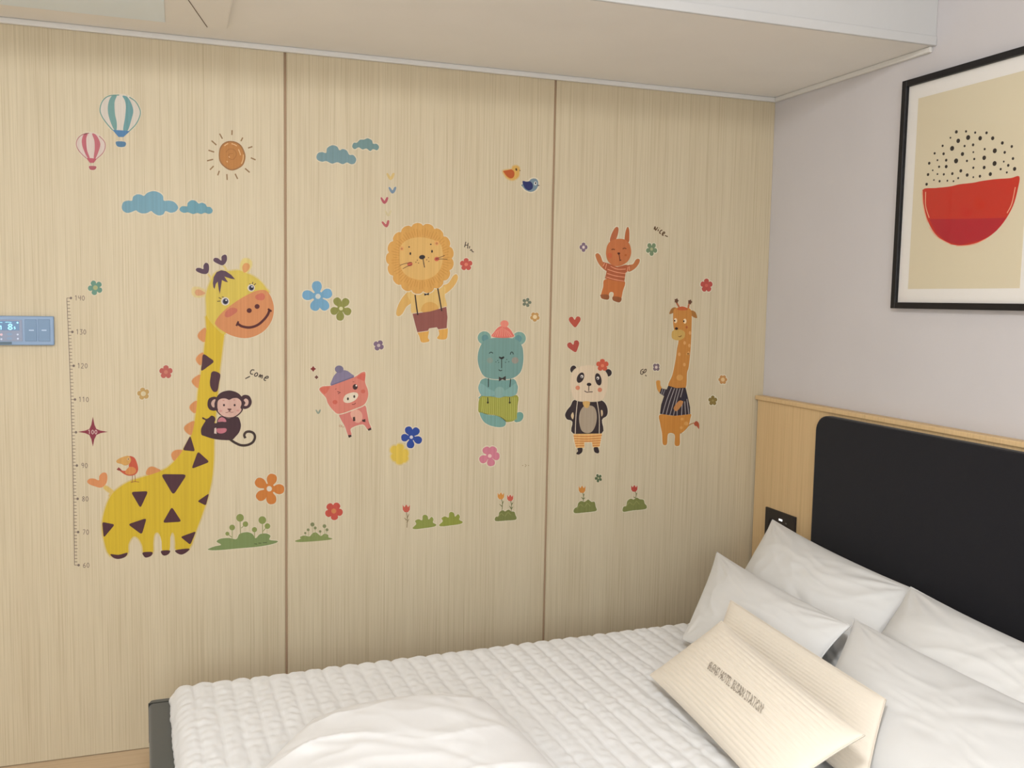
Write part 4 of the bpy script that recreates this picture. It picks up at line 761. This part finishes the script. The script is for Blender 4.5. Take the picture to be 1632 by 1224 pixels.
# ------------------------------------------------------------------ wall controller
M_ctl = mat('blue_grey_plastic', (.215, .315, .47), .35, .5); M_ctl2 = mat('blue_grey_key', (.155, .25, .385), .4, .5); M_ctl3 = mat('grey_lilac_plastic', (.27, .31, .42), .4)
M_scr = mat('dark_blue_display', (.02, .05, .12), .2, .5); bs = M_scr.node_tree.nodes['Principled BSDF']; bs.inputs['Emission Color'].default_value = (.05, .22, .42, 1); bs.inputs['Emission Strength'].default_value = .4
M_dig = mat('lit_cyan_digits', (.3, .7, .9), .4); bs = M_dig.node_tree.nodes['Principled BSDF']; bs.inputs['Emission Color'].default_value = (.42, .85, 1, 1); bs.inputs['Emission Strength'].default_value = .5
ct = tag(empty('wall_controller', (-2.58, 0, 1.26)), 'blue grey wall controller with a lit display and two keys at the left edge', 'controller')
YP = -.014
K = crop(0, 495, 100, 1632)
def wrect(x0, y0_, x1, y1_, yv):   # photo rectangle on the controller's face -> wall coordinates
    a, b = hit(K((x0, y0_)), 1, yv), hit(K((x1, y1_)), 1, yv); return min(a.x, b.x), max(a.x, b.x), min(a.z, b.z), max(a.z, b.z)
r = wrect(0, 135, 1415, 905, YP); r = (r[0]-.135, r[1], r[2], r[3])
mesh_obj('body', box_bm(r[0], r[1], YP, -.0002, r[2], r[3], .003), M_ctl, ct)
r = wrect(-900, 225, 590, 800, YP); mesh_obj('display_module', box_bm(r[0], r[1], YP-.0012, YP+.001, r[2], r[3], .0006, 1), M_ctl3, ct)
for xa, xb in [(640, 965), (985, 1310)]:
    r = wrect(xa, 225, xb, 800, YP); keys_ = globals().setdefault('keys_', []); keys_.append(mesh_obj('key', box_bm(r[0], r[1], YP-.0018, YP+.001, r[2], r[3], .0008, 1), M_ctl2, ct))
for ki, (xa, xb) in enumerate([(755, 885), (1085, 1212)]):
    r = wrect(xa, 498, xb, 526, YP); mesh_obj('key_mark', box_bm(r[0], r[1], YP-.0021, YP-.0017, r[2], r[3]), mat('pale_key_mark', (.5, .62, .78), .4), keys_[ki])
r = wrect(-800, 262, 505, 515, YP); disp = mesh_obj('display', box_bm(r[0], r[1], YP-.0016, YP-.001, r[2], r[3]), M_scr, ct)
def lit(name, lines, w, mt):
    f = Flat('d', '', '', K, ax=1, v=YP-.0016, grain=False); polys = []
    for l in lines: polys += f.ribbon(l, w, True)
    mesh_obj(name, f._prism(polys, 0), mt, disp)
lit('digit', digits('1', -20, 400, 90, 95, 0), 1.8, M_dig); lit('digit', digits('8', 200, 350, 130, 140, 0), 1.9, M_dig); lit('digit', digits('5', 365, 425, 35, 55, 0), 1.2, M_dig)
lit('display_text', [[(0, 305), (60, 312)], [(140, 305), (200, 300), (300, 310)]], .9, M_dig)
for x, y in [(455, 315), (460, 622), (465, 732), (35, 742)]:
    f = Flat('d', '', '', K, ax=1, v=YP-.0014, grain=False); mesh_obj('indicator_dot', f._prism([f.px(ellipse(x, y, 26, 24))], 1), M_dig if y < 400 else mat('pale_dot', (.62, .70, .85), .4), ct)
f = Flat('d', '', '', K, ax=1, v=YP-.0014, grain=False); mesh_obj('indicator_dot', f._prism([f.px(ellipse(35, 625, 36, 32))], 1), mat('pink_dot', (.75, .55, .62), .4), ct)
for y in (615, 725): f = Flat('d', '', '', K, ax=1, v=YP-.0012, grain=False); mesh_obj('button', f._prism([f.px(ellipse(245, y, 78, 34))], 1), M_ctl, ct)
r = wrect(-300, 812, 310, 880, YP); mesh_obj('badge', box_bm(r[0], r[1], YP-.0006, YP+.001, r[2], r[3]), mat('badge_dark', (.10, .15, .19), .4), ct)


# ------------------------------------------------------------------ bed
ZB = .363
BA = math.radians(2.0)                       # the bed stands slightly askew of the wall
def bw(x, y, z):                             # bed coordinates -> room: x=0 at headboard end, y=0 far edge
    c, s = math.cos(BA), math.sin(BA); X, Y = x+.115, y
    return Vector((-.115+X*c-Y*s, -.322+X*s+Y*c, z))
def bed_box(x0, x1, y0, y1, z0, z1, bev, seg=3):
    bm = box_bm(x0, x1, y0, y1, z0, z1, bev, seg)
    for v in bm.verts: v.co = bw(*v.co)
    return bm
M_gry = cloth('dark_grey_leatherette', (.082, .083, .071), .12, 500, .55)
M_quilt = cloth('white_quilted_cotton', (.82, .815, .81), .25, 650)
M_sheet = cloth('white_cotton', (.755, .745, .725), .08, 900)
M_duvet = cloth('white_cotton_lit', (.82, .81, .80), .08, 900)  # same cotton as the pillows, lightened to paint in stronger light nearby
M_cream = cloth('cream_knit', (.85, .77, .655), .12, 600)
bed = tag(empty('bed', bw(-1.05, -.75, 0)), 'double bed with a dark grey upholstered base beside the wood wall', 'bed')
mesh_obj('base', bed_box(-2.12, -.116, -1.54, 0.0, .04, .20, .015), M_gry, bed)
mesh_obj('footboard', bed_box(-2.185, -2.122, -1.60, 0.03, .03, .309, .012), M_gry, bed, True)
mesh_obj('footboard_seam', bed_box(-2.1858, -2.121, -.004, 0.0, .20, .3097, .0), mat('seam_dark2', (.03, .03, .028), .8), bed)
mesh_obj('mattress', bed_box(-2.08, -.118, -1.49, -.03, .2005, ZB-.022, .03), M_sheet, bed)
for x, y in [(-2.05, -.1), (-2.05, -1.45), (-.15, -.1), (-.15, -1.45)]: mesh_obj('leg', bed_box(x-.03, x+.03, y-.03, y+.03, 0, .0399, .004), M_black, bed)
# quilted cover: a sheet folded over the mattress edges, with stitched channels
def fold(d, r):       # distance past the edge -> (horizontal, drop)
    if d <= 0: return d, 0.0
    q = r*math.pi/2
    if d < q: a = d/r; return r*math.sin(a), r*(1-math.cos(a))
    return r, r+(d-q)
NX, NY = 460, 190; LX0, LX1, LY0, LY1 = -2.08, -.118, -1.47, -.03; DR = .125; RR = .035
bm = bmesh.new(); grid = []
for i in range(NX+1):
    row = []; sx = LX0-DR+(LX1-LX0+DR)*i/NX
    for j in range(NY+1):
        sy = LY0-DR+(LY1-LY0+2*DR)*j/NY
        hx, dx = fold(LX0-sx, RR); x = LX0-hx if sx < LX0 else sx
        if sy < LY0: hy, dy = fold(LY0-sy, RR); y = LY0-hy
        elif sy > LY1: hy, dy = fold(sy-LY1, RR); y = LY1+hy
        else: dy = 0; y = sy
        wob = .004*noise.noise(Vector((sx*9, sy*7, 0)))
        cx = abs(math.sin(math.pi*(sx+wob)/.0505)); cy = abs(math.sin(math.pi*(sy+.006*noise.noise(Vector((sx*30, sy*5, 3))))/.036))
        pf = .0078*cx**.5*(.66+.34*cy**.6)+.0030*noise.noise(Vector((sx*55, sy*40, 7)))+.003*noise.noise(Vector((sx*4, sy*4, 1)))
        drop = max(dx, dy)+.25*min(dx, dy); side = min(1, drop/RR)
        p = Vector((x, y, ZB-.012-min(drop, DR+.01)+pf*(1-side)))
        if dx >= dy and dx > 0: p.x -= pf*side+.010*max(0, math.sin(min(1, drop/.06)*math.pi))
        elif dy > 0: p.y += (pf*side)*(1 if sy > LY1 else -1)
        row.append(bm.verts.new(bw(*p)))
    grid.append(row)
for i in range(NX):
    for j in range(NY): bm.faces.new((grid[i][j], grid[i+1][j], grid[i+1][j+1], grid[i][j+1]))
qo = mesh_obj('quilted_bedspread', bm, M_quilt, None, True)
tag(qo, 'white quilted bedspread with stitched channels covering the bed', 'bedspread')
md = qo.modifiers.new('thickness', 'SOLIDIFY'); md.thickness = .004; md.offset = -1

def pillow(name, label, cat, TL, TR, BR, BL, T, mat_, nu=70, nv=52, seed=0, wr=.0042, pin=.05, back=.7, exp=2.4, ribs=0, rib_amp=.0015, sag=0, corner=1.0, group=None, slip=None, fold_fn=None, root_z=None, creases=0):
    TL, TR, BR, BL = map(Vector, (TL, TR, BR, BL))
    N = ((TR-TL)+(BR-BL)).cross((BL-TL)+(BR-TR)).normalized()
    if N.dot(CAM-TL) < 0: N = -N
    rnd = random.Random(int(seed*1000)); CR = []
    for _ in range(creases):
        e = rnd.randrange(4); t = rnd.random()
        u0, v0 = [(t, 0), (1, t), (t, 1), (0, t)][e]
        if rnd.random() < .55: u0, v0 = rnd.choice([(0, 0), (1, 0), (1, 1), (0, 1)])
        tu, tv = .5+rnd.uniform(-.42, .42), .5+rnd.uniform(-.42, .42)
        L = rnd.uniform(.3, .95); CR.append((u0, v0, u0+(tu-u0)*L, v0+(tv-v0)*L, rnd.uniform(.010, .024), rnd.choice((-1, -1, 1))*rnd.uniform(.0025, .0060), rnd.uniform(-.05, .05)))
    def crease(u, v):
        w = 0
        for u0, v0, u1, v1, sg, am, bend in CR:
            dx, dy = u1-u0, (v1-v0)*.7; LL = dx*dx+dy*dy
            px_, py_ = u-u0, (v-v0)*.7; t = (px_*dx+py_*dy)/LL
            if -.1 < t < 1.1:
                d = (px_*dy-py_*dx)/math.sqrt(LL)+bend*4*t*(1-t)
                if abs(d) < 4*sg: w += am*(math.exp(-d*d/(2*sg*sg))-.5*math.exp(-(d-1.6*sg)**2/(2*(1.4*sg)**2)))*max(0, min(1, (t+.1)*6))*max(0, 1-t*.9)
        return w
    def surf(u, v, sd):
        a, b = 2*u-1, 2*v-1
        a2 = a*(1-pin*(1-b*b)); b2 = b*(1-pin*1.3*(1-a*a))
        uu, vv = .5+.5*a2, .5+.5*b2
        P = TL*(1-uu)*(1-vv)+TR*uu*(1-vv)+BR*uu*vv+BL*(1-uu)*vv
        h = T*((1-abs(a)**exp)*(1-abs(b)**exp))**.55
        edge = (1-abs(a)**4)*(1-abs(b)**4)
        w = 0
        if wr:
            q = Vector((u*3.2+seed*7.1, v*3.2+seed*3.3, sd*5.0+seed))
            w = wr*(noise.noise(q*1.0)*1.2+.55*(1-abs(noise.noise(Vector((q.x*1.3+.6*noise.noise(q), q.y*2.2+1.5*noise.noise(q*.7), q.z))))*2.2)+.22*noise.noise(q*4))
            # radial creases toward the corners
            for cu, cv in ((0, 0), (1, 0), (1, 1), (0, 1)):
                du, dv = u-cu, v-cv; rr = math.hypot(du, dv); an = math.atan2(dv, du)
                w += wr*.9*math.exp(-rr*rr/.07)*math.sin(an*15+seed+cu*2+cv)
            if fold_fn: w += fold_fn(u, v)
            if CR and sd > 0: w += crease(u, v)
        if ribs and sd > 0: w += rib_amp*(abs(math.sin(math.pi*ribs*v))**.75)
        h = (h+w*edge*min(1, h/(T*.3)))*(1 if sd > 0 else -back)
        P = P+N*h; P.z -= sag*math.sin(math.pi*u)*(1-v)
        return P
    bm = bmesh.new(); F_ = [[None]*(nv+1) for _ in range(nu+1)]; B_ = [[None]*(nv+1) for _ in range(nu+1)]
    for i in range(nu+1):
        for j in range(nv+1):
            u = .5-.5*math.cos(math.pi*(i/nu))*.35-.65*(.5-i/nu); v = .5-.5*math.cos(math.pi*(j/nv))*.35-.65*(.5-j/nv)
            F_[i][j] = bm.verts.new(surf(u, v, 1))
            B_[i][j] = F_[i][j] if i in (0, nu) or j in (0, nv) else bm.verts.new(surf(u, v, -1))
    for i in range(nu):
        for j in range(nv):
            bm.faces.new((F_[i][j], F_[i+1][j], F_[i+1][j+1], F_[i][j+1])); bm.faces.new((B_[i][j+1], B_[i+1][j+1], B_[i+1][j], B_[i][j]))
    bmesh.ops.recalc_face_normals(bm, faces=bm.faces)
    zm = min(v.co.z for v in bm.verts); c = (TL+TR+BR+BL)/4; c.z = zm
    root = tag(empty(name, c), label, cat, group)
    mesh_obj('cover', bm, mat_, root, True)
    # seam piping round the rim
    bm = bmesh.new(); ring = []
    ns = 60
    path = [(k/ns, 0) for k in range(ns)]+[(1, k/ns) for k in range(ns)]+[(1-k/ns, 1) for k in range(ns)]+[(0, 1-k/ns) for k in range(ns)]
    P = [surf(min(.9999, max(.0001, u)), min(.9999, max(.0001, v)), 1) for u, v in path]
    for k in range(len(P)):
        t = (P[(k+1) % len(P)]-P[k-1]).normalized(); s_ = t.cross(N).normalized(); n2 = s_.cross(t); rr = .0022
        ring.append([bm.verts.new(P[k]+(s_*math.cos(q)+n2*math.sin(q))*rr) for q in (0, 2.094, 4.189)])
    for k in range(len(ring)):
        A_, B2 = ring[k], ring[(k+1) % len(ring)]
        for q in range(3): bm.faces.new((A_[q], B2[q], B2[(q+1) % 3], A_[(q+1) % 3]))
    bmesh.ops.recalc_face_normals(bm, faces=bm.faces)
    mesh_obj('seam', bm, mat_, root, True)
    return root, surf, N
GP = 'white pillows against the headboard'
hz = lambda x, y, z: hit((x, y), 2, z)
pillow('pillow', 'white pillow leaning on the headboard nearest the outlet', 'pillow', (-.135, -.285, .668), (-.135, -.985, .622), (-.395, -1.05, .40), (-.395, -.385, .40), .078, M_sheet, nu=120, nv=90, creases=16, wr=.006, seed=1, group=GP)
pillow('pillow', 'white pillow leaning on the headboard at the right edge of the picture', 'pillow', (-.16, -.982, .636), (-.15, -1.64, .60), (-.385, -1.66, .40), (-.385, -1.0, .395), .075, M_sheet, nu=120, nv=90, creases=18, wr=.007, seed=2.3, group=GP)
pillow('pillow', 'white pillow in the front row behind the cream cushions, nearest the wood wall', 'pillow', (-.37, -.31, .575), (-.40, -1.03, .565), (-.585, -1.06, .395), (-.645, -.570, .390), .058, M_sheet, nu=120, nv=90, creases=14, wr=.006, seed=3.9, group=GP)
pillow('pillow', 'large white pillow in the front row right of the cream cushions', 'pillow', (-.36, -.995, .567), (-.27, -1.68, .52), (-.69, -1.80, .388), hz(1276, 1160, .388), .060, M_sheet, nu=120, nv=90, creases=20, wr=.006, seed=5.2, group=GP)
GC = 'cream knit cushions'
c1 = [hz(1165, 957, .55), hz(1412, 1115, .53), hz(1378, 1262, .385)]; c1.append(c1[0]+c1[2]-c1[1])
pillow('cushion', 'flat cream knit cushion tucked behind the lettered cushion', 'cushion', *c1, .020, M_cream, nv=150, seed=6.6, wr=.0015, pin=.01, ribs=22, rib_amp=.0028, group=GC, exp=6)
cu, surf, N_c = pillow('cushion', 'cream ribbed lumbar cushion with dark lettering lying in front', 'cushion', hz(1150, 990, .553), hz(1378, 1172, .528), (-.94, -1.46, .388), hz(1036, 1076, .391), .048, M_cream, nv=210, seed=7.7, wr=.002, pin=.025, ribs=20, rib_amp=.0042, group=GC, back=.6)
# lettering printed on the cushion: find where the photograph shows both ends of the line
def project(P):
    d = P-CAM; w = d.dot(FW); return 816+FPX*d.dot(RT)/w, 612-FPX*d.dot(UP)/w
def uv_at(px):
    best = min(((math.dist(project(surf(a/60, b_/60, 1)), px), a/60, b_/60) for a in range(4, 57) for b_ in range(4, 57)))
    _, u, v = best; st = 1/120
    for _ in range(6):
        _, u, v = min(((math.dist(project(surf(u+a*st, v+b_*st, 1)), px), u+a*st, v+b_*st) for a in (-1, 0, 1) for b_ in (-1, 0, 1))); st *= .6
    return u, v
tA, tB, tC = uv_at((1128, 1067)), uv_at((1213, 1138)), uv_at((1135, 1055))
cv = bpy.data.curves.new('lettering', 'FONT'); cv.body = 'BLEND HOTEL BUSAN STATION'; cv.size = 1; cv.resolution_u = 3; cv.space_character = 1.06
to = bpy.data.objects.new('lettering_source', cv); COL.objects.link(to)
bpy.context.view_layer.update()
tm = bpy.data.meshes.new_from_object(to.evaluated_get(bpy.context.evaluated_depsgraph_get())); bpy.data.objects.remove(to)
xs = [v.co.x for v in tm.vertices]; w0, w1 = min(xs), max(xs)
bm = bmesh.new(); bm.from_mesh(tm); bpy.data.meshes.remove(tm)
bmesh.ops.subdivide_edges(bm, edges=[e for e in bm.edges if e.calc_length() > .3], cuts=2)
for v in bm.verts:
    t = (v.co.x-w0)/(w1-w0); h = v.co.y/.7
    v.co = surf(tA[0]+(tB[0]-tA[0])*t+(tC[0]-tA[0])*h, tA[1]+(tB[1]-tA[1])*t+(tC[1]-tA[1])*h, 1)+N_c*.0026
mesh_obj('lettering', bm, mat('lettering_ink', (.36, .31, .25), .8), cu, False, 'dark brown lettering')
# folded duvet at the bottom of the frame
def dv_fold(u, v):
    q = v*7+1.6*u*u+.5*math.sin(u*5)+.8*noise.noise(Vector((u*2.5, v*2, 4)))
    return .011*(1-abs(math.sin(q*1.7))**.45)*(.3+.7*abs(noise.noise(Vector((u*3, v*6, 8))))*2)
pillow('duvet', 'puffy white cotton duvet bundled on the quilt at the bottom of the picture', 'duvet', hz(500, 1146, .43), hz(766, 1112, .42), (-1.365, -1.55, .43), (-2.10, -1.46, .43), .065, M_duvet, nu=120, nv=120, seed=9.1, wr=.006, creases=26, pin=-.07, exp=2.6, back=.62, fold_fn=dv_fold)
